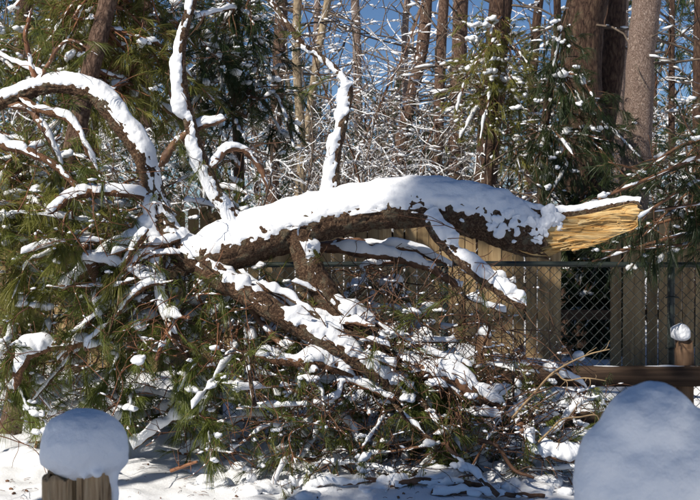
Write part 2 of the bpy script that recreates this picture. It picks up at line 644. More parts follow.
put('wire_mesh', g, M['wire'], chain, kind='stuff')
g = Geo()
xs = np.linspace(-HX, HX, 40)
tubes(g, np.stack([xs, xs * 0 + CY, xs * 0 + CT + 0.004 * np.sin(xs * 2)], -1), np.full(40, 0.019), 10)
put('top_rail', g, M['wire'], chain)
for px in (-160, 219, 445, 672, 900):
    x = P(px, 0, CY)[0]
    g = Geo()
    zz = np.linspace(-0.1, 1.24 if px in (219, 672) else 1.16, 8)
    tubes(g, np.stack([zz * 0 + x, zz * 0 + CY + 0.026, zz], -1), np.full(8, 0.026), 12)
    po = put('post', g, M['wire'], chain)
    if px in (219, 672):
        clumps(g2 := Geo(), [[x, CY + 0.026, 1.25]], [0.035], 2, flat=0.5, stretch=1.0)
        put('post_cap', g2, M['wire'], po)
    for z in (0.25, 0.6, 0.95):
        tubes(g3 := Geo(), A3([[x - 0.045, CY + 0.002, z], [x - 0.02, CY - 0.006, z + .004], [x + 0.02, CY - 0.006, z + .004], [x + 0.045, CY + 0.002, z]]), np.full(4, 0.005), 5)
        put('tie_wire', g3, M['wire'], po)
g = Geo()
tubes(g, A3([P(160, 325, CY - 0.03), P(188, 306, CY - 0.03), P(216, 287, CY - 0.03)]), np.full(3, 0.017), 8)
put('brace', g, M['wire'], chain)

# ------------------------------------------------------------------ low timber rail fence
RY = 8.62
rails = thing('timber_rail_fence', (1.9, RY, 0), 'low dark timber post and rail fence in front of the chain link', 'fence')


def timber(lo, hi, mat, name, parent, seg=(16, 3, 4), amp=0.004):
    """weathered beam with slightly uneven faces"""
    b = bmesh.new()
    bmesh.ops.create_cube(b, size=1)
    bmesh.ops.bevel(b, geom=b.edges[:], offset=0.06, segments=2, affect='EDGES')
    long = int(np.argmax(A3(hi) - A3(lo)))
    edges = [e for e in b.edges if abs((e.verts[0].co - e.verts[1].co)[long]) > 0.5]
    bmesh.ops.subdivide_edges(b, edges=edges, cuts=24, use_grid_fill=True)
    bmesh.ops.triangulate(b, faces=[f for f in b.faces if len(f.verts) > 4])
    lo, hi = A3(lo), A3(hi)
    b.verts.ensure_lookup_table()
    v = A3([x.co[:] for x in b.verts]) * (hi - lo) + (hi + lo) / 2
    v = v + amp * np.stack([fbm(v * 9, 31 + i, 2) for i in range(3)], -1)
    q = [[x.index for x in f.verts] for f in b.faces]
    g = Geo().add(v, [f for f in q if len(f) == 4], [f for f in q if len(f) == 3])
    b.free()
    return put(name, g, mat, parent)


for y0, y1 in ((366, 386), (411, 427)):
    a, bq = P(425, y1, RY), P(790, y0, RY)
    r_ = timber((a[0], RY - 0.03, a[2]), (bq[0], RY + 0.03, bq[2]), M['rail'], 'rail', rails)
    g = Geo()
    xs = np.linspace(a[0], bq[0], 120)
    snow_on(g, np.stack([xs, xs * 0 + RY, xs * 0 + bq[2] - 0.022], -1), np.full(120, 0.024), 0.012, bias=-0.15, m=9, freq=14, seed=5, lump=0.5)
    put('snow', g, M['snow'], r_)
for px, top in ((484, 336), (684, 340)):
    c = P(px, top, RY + 0.085)
    timber((c[0] - 0.055, RY + 0.035, -0.2), (c[0] + 0.055, RY + 0.135, c[2]), M['stake'], 'post', rails)


# ------------------------------------------------------------------ rounded snow caps
def blob_mesh(name, balls, base, voxel, amp, freq, mat, seed, relax=6, mid=0.0):
    me = bpy.data.meshes.new(name + '_src')
    b = bmesh.new()
    for c, r in balls:
        r = A3(r) if np.ndim(r) else A3([r, r, r])
        res = bmesh.ops.create_icosphere(b, subdivisions=2 if len(balls) > 50 else 3, radius=1)
        for v in res['verts']:
            v.co = Vector(A3(v.co) * r + c - A3(base))
    b.to_mesh(me)
    b.free()
    o = bpy.data.objects.new(name + '_src', me)
    sc.collection.objects.link(o)
    r_ = o.modifiers.new('r', 'REMESH')
    r_.mode = 'VOXEL'
    r_.voxel_size = voxel
    s_ = o.modifiers.new('s', 'SMOOTH')
    s_.iterations = relax
    s_.factor = 0.6
    ev = o.evaluated_get(bpy.context.evaluated_depsgraph_get())
    out = bpy.data.meshes.new_from_object(ev)
    out.name = name
    bpy.data.objects.remove(o)
    bpy.data.meshes.remove(me)
    n = len(out.vertices)
    co, no = np.zeros(n * 3), np.zeros(n * 3)
    out.vertices.foreach_get('co', co)
    out.vertices.foreach_get('normal', no)
    co, no = co.reshape(-1, 3), no.reshape(-1, 3)
    co = co + no * (amp * fbm(co * freq, seed, 4) + mid * fbm(co * freq * 0.16, seed + 9, 2))[:, None]
    out.vertices.foreach_set('co', co.ravel())
    out.polygons.foreach_set('use_smooth', np.ones(len(out.polygons), bool))
    out.update()
    out.materials.clear()
    out.materials.append(mat)
    return out


def split_post(name, px, py, d, width, label):
    """old post of two rough halves with a crack between"""
    c = P(px, py, d)
    th = thing(name, (c[0], d, 0), label, 'post')
    for sx in (-1, 1):
        g = Geo()
        zz = np.concatenate([[-0.15], np.linspace(0, c[2] - 0.3, 8), np.linspace(c[2] - 0.28, c[2] + 0.01 * sx, 26)])
        n = 72
        tt = np.linspace(0, 2 * np.pi, n, endpoint=False)
        w, dp = width * 0.25, width * 0.46
        ex = lambda q: np.sign(q) * np.abs(q) ** 0.55
        x = c[0] + sx * (width * 0.262) + ex(np.cos(tt)) * w
        y = d + 0.02 + ex(np.sin(tt)) * dp
        Xg, Zg = np.meshgrid(x, zz)
        Yg, _ = np.meshgrid(y, zz)
        v = np.stack([Xg, Yg, Zg], -1)
        nd = np.stack([np.cos(tt), np.sin(tt), tt * 0], -1)[None]
        rid = fbm(v * A3([70, 70, 2.5]), 40 + sx, 3)
        v = v + nd * (0.0065 * rid - 0.022 * np.clip(fbm(v * A3([38, 38, 1.2]), 44, 2) - 0.55, 0, 1))[..., None]
        v[-1, :, 2] += 0.012 * fbm(v[-1] * 60, 3, 2)
        g.add(v, grid_quads(1, len(zz), n, True))
        k = (len(zz) - 1) * n
        g.add(v[-1].mean(0)[None] - A3([0, 0, .004]))
        g.t.append(A3([[k + i, k + (i + 1) % n, g.n - 1] for i in range(n)]))
        put('post_half', g, M['post_wood'], th)
    return c


c = split_post('wooden_post', 77, 470, 3.05, 0.150, 'weathered split wooden post under a rounded snow cap at lower left')
s = 3.05 / FPX
B = lambda px, py, dy, rx, rz, ry=None: (P(px, py, 3.05 + dy), (rx * s, (ry or rx) * s, rz * s))
me = blob_mesh('snow_cap', [B(83, 446, .02, 45, 36), B(62, 451, .0, 25, 20), B(104, 451, .0, 24, 22), B(80, 429, .02, 37, 19), B(60, 458, .01, 22, 14), B(108, 458, .01, 21, 15),
                            B(58, 455, .0, 20, 17), B(106, 456, .0, 22, 19), B(111, 474, .0, 9, 16), B(113, 492, .01, 6, 16), B(88, 466, -.035, 20, 9, 12), B(62, 465, -.03, 18, 8, 12), B(84, 474, -.06, 3.5, 7), B(97, 473, -.06, 6, 5)],
               P(80, 470, 3.05), 0.0055, 0.0016, 60.0, M['snow'], 3, 6, 0.006)
put('snow_cap', me, None, base=P(80, 470, 3.05), label='rounded bluish snow cap on the split wooden post at lower left', cat='snow cap')

d2 = 2.3
c = split_post('wooden_post', 652, 512, d2, 0.155, 'wooden post at the lower right corner hidden under a large snow cap')
s = d2 / FPX
B = lambda px, py, dy, rx, rz, ry=None: (P(px, py, d2 + dy), (rx * s, (ry or rx) * s, rz * s))
me = blob_mesh('snow_cap', [B(648, 485, .02, 76, 70, 62), B(652, 432, .02, 50, 48), B(690, 466, .02, 52, 62), B(612, 462, .0, 36, 44), B(655, 410, .01, 30, 28), B(602, 490, .0, 32, 45), B(634, 424, .0, 34, 32)],
               P(652, 512, d2), 0.007, 0.0022, 45.0, M['snow'], 8, 24, 0.009)
put('snow_cap', me, None, base=P(652, 512, d2), label='large shaded snow cap filling the lower right corner', cat='snow cap')
s = 8.6 / FPX
for px, py, r, lab in ((680, 332, 9.5, 'small round ball of snow on a rail fence post beside the chain link'), (484, 331, 6.5, 'small snow cap on the low fence post behind the lower branches')):
    p = P(px, py, 8.68)
    me = blob_mesh('snow_cap', [(p, (r * s * 1.08, r * s, r * s * .9)), (p + A3([.01, 0, -.02]), (r * s * .95, r * s, r * s * .7))], p, 0.006, 0.004, 30.0, M['snow'], 12, 4)
    put('snow_cap', me, None, base=p, label=lab, cat='snow cap')


# ------------------------------------------------------------------ the fallen limb
limb = thing('fallen_pine_limb', P(200, 262, 7.3) * A3([1, 1, 0]), 'broken pine limb with a pale splintered end, snow on top', 'tree limb')


def limb_path(rows, k, jit=0.0):
    """rows of (px, py, r_px, depth)"""
    r = spline([[*P(a, b_, d), rr * d / FPX] for a, b_, rr, d in rows], k)
    pts, rad = r[:, :3], np.maximum(r[:, 3], 0.002)
    if jit:
        pts = pts + jit * np.stack([fbm(pts * 7, 50 + i, 2) for i in range(3)], -1)
    return pts, rad


LOG = [(540, 237, 19, 7.16), (527, 233, 21.5, 7.16), (506, 224, 23.5, 7.17), (478, 216, 22.5, 7.18), (428, 206, 21, 7.2), (374, 209, 20.5, 7.22),
       (327, 217, 21, 7.24), (290, 227, 21.5, 7.26), (250, 241, 23, 7.28), (215, 254, 21.5, 7.3), (190, 254, 17, 7.32), (170, 234, 13, 7.34),
       (157, 205, 10.5, 7.36), (151, 178, 9.5, 7.38), (141, 152, 9.5, 7.4), (126, 130, 9.5, 7.42), (110, 110, 9, 7.44), (95, 95, 8.5, 7.46),
       (75, 87, 8, 7.48), (50, 85, 7.5, 7.5), (25, 93, 7, 7.52), (0, 103, 6.5, 7.54), (-40, 125, 6, 7.6), (-90, 170, 5, 7.6)]


def rough_log(pts, rad, sides, amp, seed, ragged=0.0):
    g = Geo()
    t, a, b = frames(pts[None])
    th = np.linspace(0, 2 * np.pi, sides, endpoint=False)
    ring = np.cos(th)[None, :, None] * a[0][:, None] + np.sin(th)[None, :, None] * b[0][:, None]
    v = pts[:, None] + ring * rad[:, None, None]
    big = fbm(v * 9, seed, 2)
    sl = np.concatenate([[0], np.cumsum(np.linalg.norm(np.diff(pts, axis=0), axis=1))])
    dom = np.stack([np.broadcast_to(sl[:, None] * 17, v.shape[:2]), np.cos(th)[None] * rad[:, None] * 42, np.sin(th)[None] * rad[:, None] * 42], -1)
    dom = dom + 0.35 * fbm(v * 14, seed + 2, 2)[..., None]
    pl = 1 - np.abs(fbm(dom, seed + 3, 2)) * 1.9            # plates with cracks between
    fi = fbm(v * 95, seed + 5, 2)
    v = v + ring * ((rad[:, None] * 0.06 * big) + amp * np.clip(pl, -0.6, 1) + amp * 0.45 * fi)[..., None]
    if ragged:
        e = ragged * (0.6 * vnoise(np.stack([np.cos(th) * 3, np.sin(th) * 3, th * 0], -1), seed) + 0.5 * vnoise(np.stack([th * 6, th * 0, th * 0], -1), seed + 1))
        e = e - ragged * 1.1 * ring[0, :, 2]
        w = np.exp(-np.arange(len(pts)) / 9.0)
        v = v - t[0][:, None] * (e[None] * w[:, None])[..., None]
    g.add(v, grid_quads(1, len(pts), sides, True))
    return g


pts, rad = limb_path(LOG, 430, 0.004)
logo = put('trunk', rough_log(pts, rad, 72, 0.0075, 60, 0.06), M['log_bark'], limb)
# snow on the log: thick in the middle, thinner towards the broken end and along the arch
u = np.linspace(0, len(LOG) - 1, 430)
H = np.interp(u, [0, 1, 2, 3, 5, 6, 7, 8, 9, 10, 11, 12, 13, 14, 17, 20, 23], [0.006, 0.016, 0.045, 0.066, 0.05, 0.048, 0.050, 0.052, 0.048, 0.030, 0.006, 0.006, 0.025, 0.048, 0.044, 0.034, 0.022])
bias = 0.9
g = Geo()
sel = slice(0, 215)
snow_on(g, pts[sel], rad[sel] * 1.0, H[sel][None], bias=1.7, m=44, freq=13, seed=71, lump=0.22, span=112, wind=(0.0, 0.22, 0), ends=False, cfreq=2.0, fine=0.010)
sel = slice(214, 430)
snow_on(g, pts[sel], rad[sel], H[sel][None], bias=1.3, m=30, freq=16, seed=75, lump=0.26, span=98, wind=-0.4, ends=False, cfreq=4.0, fine=0.006)
put('snow', g, M['snow'], logo)

# splintered pale end
g = Geo()
ST = [(500, 202, 238), (520, 211, 250), (534, 214, 255), (548, 218, 256), (562, 217, 252), (580, 215, 248), (600, 211, 243), (618, 207, 236), (632, 204, 231), (638, 206, 227)]
rows = spline([[a, t_, b_] for a, t_, b_ in ST], 170)
m_ = 60
ww = []
for i, (a, t_, b_) in enumerate(rows):
    q = np.linspace(0, 1, m_)
    taper = min(1, (len(rows) - 1 - i) / 9 + 0.25)
    f = P(a, 0, 7.1) * A3([1, 1, 0])
    zt, zb = P(a, t_, 7.1)[2], P(a, b_, 7.1)[2]
    zz = zt + (zb - zt) * q
    front = np.stack([np.full(m_, f[0]), 7.105 - 0.018 * np.sin(np.pi * q), zz], -1)
    qb = np.linspace(1, 0, m_)[1:-1]
    back = np.stack([np.full(m_ - 2, f[0]), 7.105 + 0.10 * taper * np.sin(np.pi * qb), zt + (zb - zt) * qb], -1)
    ww.append(np.vstack([front, back]))
ww = A3(ww)
fi = fbm(ww * A3([6, 60, 75]), 81, 3)
big = fbm(ww * A3([4, 14, 22]), 83, 2)
step = np.floor(2.5 * fbm(ww * A3([3.5, 8, 26]), 89, 2)) / 2.5
off = (0.004 * fi + 0.010 * big + 0.012 * step + 0.003 * fbm(ww * A3([9, 90, 150]), 90, 2) - 0.02 * np.clip(0.10 - np.abs(fbm(ww * A3([3, 9, 16]), 88, 2)), 0, 1) * 5)
nf = np.zeros_like(ww)
nf[:, :m_, 1] = -1
nf[:, m_:, 1] = 1
ww = ww + nf * off[..., None]
ww[..., 2] += 0.006 * fbm(ww * A3([9, 2, 2]), 85, 2)
ww[-1, :, 0] += 0.020 * fbm(ww[-1] * 45, 86, 2)
ww[-2, :, 0] += 0.010 * fbm(ww[-1] * 45, 86, 2)
g.add(ww, grid_quads(1, len(ww), ww.shape[1], True))
g.add(ww[-1].mean(0)[None])
k = (len(ww) - 1) * ww.shape[1]
nn_ = ww.shape[1]
g.t.append(A3([[k + i, k + (i + 1) % nn_, g.n - 1] for i in range(nn_)]))
stub = put('broken_wood', g, M['raw_wood'], limb, label='pale yellow splintered wood where the limb tore off')
# torn fibres standing off the break
for i in range(26):
    if i < 12:                                                # jagged right end
        q = i / 11
        p0 = P(rng.uniform(612, 630), 206 + 22 * q + rng.normal(), 7.095 + 0.05 * rng.random())
        p1 = p0 + A3([rng.uniform(0.05, 0.13), rng.normal() * .01, rng.normal() * 0.008 + 0.004])
    else:                                                     # long slivers along the face and lower edge
        xx = rng.uniform(530, 600)
        lo = np.interp(xx, [520, 548, 600, 632], [250, 256, 243, 231])
        yy = lo - (rng.uniform(0, 4) if i < 19 else rng.uniform(6, 30))
        p0 = P(xx, yy, 7.088)
        p1 = p0 + A3([rng.uniform(0.1, 0.24), -rng.uniform(0.0, 0.02), 0.16 * 0.2 + rng.normal() * .008])
    tt = np.linspace(0, 1, 9)[:, None]
    pp = p0 + (p1 - p0) * tt + rng.normal(size=(9, 3)) * 0.0015
    tubes(g := Geo(), pp, np.linspace(rng.uniform(.004, .009), 0.0008, 9), 5, 0.3, 60)
    put('splinter', g, M['raw_wood'], stub)
# bark left on the upper edge of the stub
rows2 = [(a, t_ - 1.5, 5.5 if a < 625 else 4.2, 7.15) for a, t_, b_ in ST[1:]]
p2, r2 = limb_path(rows2, 80, 0.003)
put('bark_strip', rough_log(p2, r2, 26, 0.004, 90, 0), M['log_bark'], stub)
g = Geo()
snow_on(g, p2, r2 * 1.05, np.full((1, 80), 0.020), bias=0.9, m=22, freq=20, seed=92, lump=0.35, span=62, wind=-0.2, ends=True, fine=0.005)
put('snow', g, M['snow'], stub)
# snow stuck to the front of the log near the tear and on the pale wood
for a, b_, r_, dd in ((508, 214, 7, 7.03), (514, 222, 6, 7.02), (503, 226, 5, 7.02), (497, 218, 5, 7.03), (499, 232, 5, 7.03), (492, 226, 3.5, 7.03), (516, 231, 4, 7.02), (528, 222, 5, 7.03), (536, 226, 7, 7.06), (546, 222, 8, 7.07), (556, 221, 6, 7.08),
                      (541, 232, 5, 7.06), (549, 214, 7, 7.09), (538, 241, 4, 7.04), (532, 233, 4.5, 7.04), (514, 241, 3, 7.03), (560, 228, 3.5, 7.08), (571, 229, 2.5, 7.09), (579, 231, 2.0, 7.09), (470, 214, 3.5, 7.05), (462, 220, 2.5, 7.06)):
    q = P(a, b_, dd + 0.012)
    balls = [(q + A3([rng.normal() * .5, 0, rng.normal() * .5]) * r_ * 7.1 / FPX, r_ * 7.1 / FPX * A3([1.1, .5, .9]) * rng.uniform(.4, .9)) for _ in range(6)]
    balls.append((q, r_ * 7.1 / FPX * A3([.6, .6, .6])))
    put('snow_patch', blob_mesh('snow_patch', balls, A3(limb.location), 0.005, 0.006, 45.0, M['snow'], int(a), 9, 0.004), None, limb)

BR = [  # rows (px, py, r_px, depth), snow height, snow bias, wind factor, bark
    ([(240, 226, 10, 7.26), (226, 208, 8.5, 7.26), (212, 188, 7.5, 7.25), (203, 168, 7, 7.24), (196, 148, 6.5, 7.22), (189, 120, 6, 7.2), (183, 92, 5.5, 7.18), (180, 62, 5, 7.16), (182, 36, 5, 7.14), (190, 8, 4.5, 7.12), (198, -25, 4, 7.1)], (.006, .008, .016, .03, .036, .040, .042, .036, .006, .022, .02), 0.55, 4.0, 'limb_bark', 'limb'),
    ([(331, 212, 9, 7.24), (332, 185, 7, 7.25), (334, 160, 6, 7.26), (341, 128, 5.5, 7.28), (347, 100, 5, 7.3), (348, 86, 4.5, 7.3), (338, 72, 3.5, 7.3), (320, 56, 3.2, 7.3), (303, 44, 3, 7.3), (286, 22, 2.6, 7.32), (262, -12, 2.2, 7.34)], (.03, .028, .03, .034, .036, .036, .012, .001, .001, .001, .001), 0.75, 4.0, 'limb_bark', 'limb'),
    ([(296, 222, 14, 7.22), (304, 250, 13.5, 7.2), (313, 275, 13, 7.18), (332, 303, 12.5, 7.16), (357, 325, 12, 7.14), (382, 345, 11.5, 7.13), (410, 368, 10, 7.14), (440, 388, 8, 7.16), (470, 402, 6, 7.2), (500, 412, 4, 7.25)], 0.040, 0.35, -1.6, 'log_bark', 'limb'),
    ([(204, 266, 13, 7.2), (232, 284, 11.5, 7.12), (262, 303, 10.5, 7.07), (292, 322, 10, 7.04), (322, 338, 9.5, 7.02), (350, 356, 8.5, 7.02), (380, 376, 7, 7.05), (405, 396, 5, 7.1), (432, 412, 3.5, 7.15)], 0.042, 0.45, -1.0, 'log_bark', 'limb'),
    ([(426, 214, 8, 7.1), (440, 236, 7, 7.02), (458, 257, 6.5, 6.97), (480, 276, 6, 6.92), (502, 293, 5.5, 6.88), (518, 303, 5, 6.86), (525, 309, 4, 6.85)], 0.046, 0.95, -1.0, 'limb_bark', 'limb'),
    ([(46, 214, 3, 7.2), (58, 206, 4.5, 7.22), (70, 197, 5, 7.24), (90, 192, 5, 7.27), (118, 192, 5, 7.3), (146, 197, 5.5, 7.34), (166, 208, 5.5, 7.36)], 0.020, 0.6, 0, 'branch_bark', 'branch'),
    ([(14, 392, 3, 7.12), (18, 372, 5, 7.1), (28, 355, 6, 7.1), (48, 347, 6, 7.12), (75, 344, 6, 7.15), (100, 340, 5.5, 7.2), (128, 330, 5.5, 7.3), (160, 312, 6, 7.35)], 0.060, 0.5, 0, 'branch_bark', 'branch'),
    ([(255, 356, 4, 6.98), (285, 361, 5, 7.0), (318, 362, 6, 7.02), (345, 370, 6, 7.05), (372, 386, 5, 7.1), (402, 404, 4, 7.15)], 0.055, 0.5, 0, 'branch_bark', 'branch'),
    ([(266, 232, 5, 7.4), (310, 244, 5, 7.42), (350, 250, 5, 7.44), (390, 256, 4.5, 7.46), (422, 266, 4, 7.46), (446, 280, 3.4, 7.46), (462, 288, 2.5, 7.46)], 0.040, 0.35, 0, 'twig', 'branch'),
    ([(312, 252, 4, 7.5), (345, 242, 4, 7.55), (385, 246, 3.5, 7.6), (420, 252, 3, 7.62), (452, 268, 2.5, 7.6)], 0.030, 0.25, 0, 'twig', 'branch'),
    ([(8, 106, 4.5, 7.5), (28, 109, 4.5, 7.48), (42, 122, 4, 7.46), (52, 142, 3.8, 7.45), (60, 164, 3.5, 7.45), (70, 190, 3, 7.45)], 0.014, 0.0, 0, 'twig', 'branch'),
    ([(20, 98, 4, 7.46), (36, 108, 3.8, 7.42), (56, 114, 3.5, 7.4), (72, 125, 3.2, 7.38), (86, 145, 3, 7.36), (98, 172, 2.6, 7.35)], 0.022, 0.2, 0, 'branch_bark', 'branch'),
    ([(-10, 130, 5, 7.3), (6, 146, 5, 7.28), (24, 150, 4.5, 7.26), (48, 160, 4, 7.25), (66, 174, 3.5, 7.25), (84, 196, 3, 7.25)], 0.028, 0.3, 0, 'branch_bark', 'branch'),
    ([(40, 85, 3, 7.5), (30, 62, 2.5, 7.5), (26, 34, 2.2, 7.48), (32, 8, 1.8, 7.46)], 0.006, -0.3, 1, 'twig_red', 'branch'),
    ([(38, 88, 2.5, 7.5), (50, 62, 2.0, 7.46), (68, 40, 1.6, 7.42), (98, 56, 1.2, 7.4)], 0.006, -0.3, 1, 'twig', 'branch'),
    ([(400, 362, 6, 7.1), (428, 372, 7, 7.08), (455, 380, 7, 7.06), (480, 395, 6, 7.06), (502, 404, 5, 7.08), (524, 408, 3, 7.1)], 0.065, 0.55, 0, 'twig', 'branch'),
    ([(515, 418, 5, 7.0), (527, 436, 5.5, 6.97), (536, 450, 5, 6.95), (552, 456, 4, 6.93), (572, 459, 3, 6.9), (586, 452, 2, 6.9)], 0.075, 0.9, 0.5, 'twig', 'branch'),
    ([(150, 196, 7, 7.34), (154, 225, 7, 7.3), (158, 258, 6.5, 7.26), (162, 295, 6, 7.22), (172, 330, 5, 7.2), (190, 362, 4, 7.2)], 0.040, 0.55, 2.0, 'limb_bark', 'branch'),
    ([(205, 172, 4, 7.24), (216, 160, 4, 7.26), (226, 150, 4, 7.28), (240, 148, 3.5, 7.3), (258, 165, 3, 7.32), (268, 190, 2.5, 7.34)], 0.014, 0.1, 0, 'twig', 'branch'),
    ([(160, 168, 4.5, 7.3), (170, 150, 4, 7.28), (182, 138, 4, 7.26), (205, 126, 3.5, 7.24), (225, 118, 3, 7.2)], 0.034, 0.5, 0, 'twig', 'branch'),
    ([(88, 255, 5, 7.2), (96, 272, 5.5, 7.18), (98, 300, 5, 7.16), (105, 322, 4, 7.15)], 0.05, 0.7, 1.5, 'branch_bark', 'branch'),
    ([(60, 292, 4, 7.25), (110, 256, 4.5, 7.25), (140, 238, 4.5, 7.28), (160, 220, 5, 7.3)], 0.06, 0.75, 0, 'twig', 'branch'),
]
for i in range(30):                                           # straight limbs fanning down to the right
    a0 = rng.uniform(0, 1)
    xs_, ys_ = 235 + 120 * a0 + rng.normal() * 8, 285 + 55 * a0 + rng.normal() * 10
    ln, ag = rng.uniform(90, 190), math.radians(rng.uniform(14, 48))
    d0_, d1_ = rng.uniform(7.05, 7.35), rng.uniform(6.98, 7.3)
    rr_ = rng.uniform(1.5, 4.2)
    BR.append(([(xs_ + ln * q * math.cos(ag), min(462, ys_ + ln * q * math.sin(ag) + 6 * math.sin(q * 5 + i)), rr_ * (1.1 - .55 * q), d0_ + (d1_ - d0_) * q) for q in (0, .25, .5, .75, 1)],
               rng.uniform(.02, .042), rng.uniform(.1, .55), 0, ('twig', 'branch_bark', 'limb_bark')[i % 3], 'branch'))
for i in range(18):                                           # and down to the left
    xs_, ys_ = rng.uniform(110, 190), rng.uniform(225, 300)
    ln, ag = rng.uniform(70, 170), math.radians(rng.uniform(120, 190))
    d0_, d1_ = rng.uniform(7.1, 7.4), rng.uniform(7.0, 7.4)
    rr_ = rng.uniform(1.4, 3.4)
    BR.append(([(xs_ + ln * q * math.cos(ag), ys_ + ln * q * math.sin(ag) - 7 * math.sin(q * 4 + i), rr_ * (1.1 - .55 * q), d0_ + (d1_ - d0_) * q) for q in (0, .25, .5, .75, 1)],
               rng.uniform(.02, .045), rng.uniform(.1, .6), 0, ('twig', 'branch_bark', 'limb_bark')[i % 3], 'branch'))
later = []
for rows_, h_, bi, wf, mt, nm in BR:
    k = (26 if nm == 'limb' else 15) * (len(rows_) - 1)
    pts_, rad_ = limb_path(rows_, k, 0.006 if nm == 'limb' else 0.010)
    if nm == 'branch':
        e_ = np.minimum(np.arange(k), np.arange(k)[::-1]) / 8.0
        rad_ = rad_ * np.clip(0.25 + e_, 0.25, 1)
    if mt in ('log_bark', 'limb_bark'):
        g = rough_log(pts_, rad_, 32 if nm == 'limb' else 16, 0.0055 if mt == 'log_bark' else 0.003, 120 + int(rows_[0][0]))
    else:
        g = Geo()
        tubes(g, pts_, rad_ * (1 + 0.15 * fbm(pts_ * 30, 7, 2)), 10, 0.3, 45)
    o = put(nm, g, M[mt], limb)
    g = Geo()
    if np.ndim(h_):
        h_ = np.interp(np.linspace(0, len(h_) - 1, k), np.arange(len(h_)), h_)[None]
    snow_on(g, pts_, rad_, h_, bias=bi, m=20 if nm == 'limb' else 12, freq=12, seed=int(rows_[0][1]) + 200, lump=0.38, span=98, wind=wf, ends=True, cfreq=7.0, fine=0.008, rag=0.7)
    if g.n:
        put('snow', g, M['snow'], o)
    later.append((o, pts_, rad_))


# ------------------------------------------------------------------ pine boughs
def rot_about(v, ax, ang):
    return v * math.cos(ang) + np.cross(ax, v) * math.sin(ang) + ax * np.dot(ax, v) * (1 - math.cos(ang))


def make_twigs(p, d, L, curl, sag, k=7):
    """n wandering twigs of k points -> (n, k, 3) and their end headings"""
    p, d = np.atleast_2d(A3(p)), nrm(np.atleast_2d(A3(d)))
    n = len(p)
    L, curl, sag = (np.broadcast_to(np.asarray(q, float), (n,))[:, None] for q in (L, curl, sag))
    ax = nrm(np.cross(d, rng.normal(size=(n, 3))))
    out = [p]
    for i in range(k - 1):
        a = curl * rng.uniform(0.3, 1.2, (n, 1)) / (k - 1)
        d = nrm(d * np.cos(a) + np.cross(ax, d) * np.sin(a) + rng.normal(size=(n, 3)) * 0.13 + UP * sag / (k - 1))
        out.append(out[-1] + d * L / (k - 1))
    return np.stack(out, 1), d


def make_twig(p, d, L, curl, sag, k=7):
    a, b_ = make_twigs(p, d, L, curl, sag, k)
    return a[0], b_[0]


def bough(path, r0, s0, ntw, tl, needles, snow, hs, q, clump=0.5, sag=-0.35, nm=40, nl=0.115, nw=0.0024, curl=1.0, sides=7, sub=2, csize=0.03, level=2, droop=0.3, snow_twigs=1.0, coarse=1.0):
    """stem, twigs, needles and snow of one bough as four Geo; q = thinnest radius"""
    k = len(path)
    rad = np.linspace(r0, max(q, r0 * 0.35), k)
    gs, gt, gn, gw = Geo(), Geo(), Geo(), Geo()
    tubes(gs, path, rad, sides, 0.15, 30)
    pf = spline(path, k * 3)
    if snow > -1:
        snow_on(gw, pf, np.linspace(r0, max(q, r0 * 0.35), k * 3), hs, bias=snow, m=9, freq=22, seed=int(rng.integers(999)), lump=0.45, cfreq=7)
    tan = nrm(np.gradient(path, axis=0))
    s = s0 + (1 - s0) * (np.arange(ntw) + rng.random(ntw)) / ntw
    j = np.minimum(k - 1, (s * (k - 1)).astype(int))
    side = nrm(np.cross(tan[j], rng.normal(size=(ntw, 3)) * A3([1, 1, 1.6]) + UP * 0.2))
    ang = rng.uniform(0.5, 1.25, (ntw, 1))
    d = tan[j] * np.cos(ang) + np.cross(side, tan[j]) * np.sin(ang)
    L = tl * rng.uniform(0.45, 1.15, ntw) * (1.1 - 0.45 * s)
    t1, e1 = make_twigs(path[j], d, L, curl * rng.normal(size=ntw), sag * rng.uniform(-0.2, 1.3, ntw), 6)
    r1 = np.linspace(np.maximum(q, rad[j] * 0.42), np.full(ntw, q), 6).T
    n2 = int(ntw * sub / 2)
    tw, tr, tp, td = t1, r1, np.vstack([path[-1:], t1[:, -1]]), np.vstack([path[-1:] - path[-2:-1], e1])
    if n2:
        pi, jj = rng.integers(0, ntw, n2), rng.integers(1, 5, n2)
        d2_ = nrm(nrm(t1[pi, jj] - t1[pi, jj - 1]) + rdir(n2) * 0.8)
        t2, e2 = make_twigs(t1[pi, jj], d2_, L[pi] * rng.uniform(0.3, 0.65, n2), curl * rng.normal(size=n2), sag, 6)
        r2 = np.linspace(np.maximum(q, r1[pi, jj] * 0.7), np.full(n2, q * 0.8), 6).T
        tw, tr, tp, td = np.vstack([tw, t2]), np.vstack([tr, r2]), np.vstack([tp, t2[:, -1]]), np.vstack([td, e2])
    tubes(gt, tw, tr, 3)
    pick = rng.random(len(tw)) < np.clip(snow + 0.2, 0, 0.8) * snow_twigs
    if pick.any():
        beads(gw, tw[pick], tr[pick], 3.0, min(0.02, hs * 0.6) * coarse, 1, int(rng.integers(999)))
    keep = rng.random(len(tp)) < needles
    if keep.any():
        tufts(gn, tp[keep], td[keep], nm, nl, nl * 1.1, nw, 0.75, droop)
        cl = keep & (rng.random(len(tp)) < clump)
        if cl.any():
            a_ = nrm(td[cl])
            cc = tp[cl] + a_ * nl * rng.uniform(-.5, .5, (cl.sum(), 1)) + UP * csize * 0.25
            sz = csize * (0.3 + 1.15 * rng.random(cl.sum()) ** 2.5)
            cc = np.vstack([cc] + [cc + rdir(len(cc)) * sz[:, None] * A3([1.3, 1.3, .45]) for _ in range(2)])
            sz = np.concatenate([sz * .9] + [sz * rng.uniform(.35, .8, len(sz)) for _ in range(2)])
            clumps(gw, cc, sz, level, int(rng.integers(999)), 0.72, np.vstack([a_] * 3) * A3([1, 1, .3]), 1.15, 0.4)
    return gs, gt, gn, gw


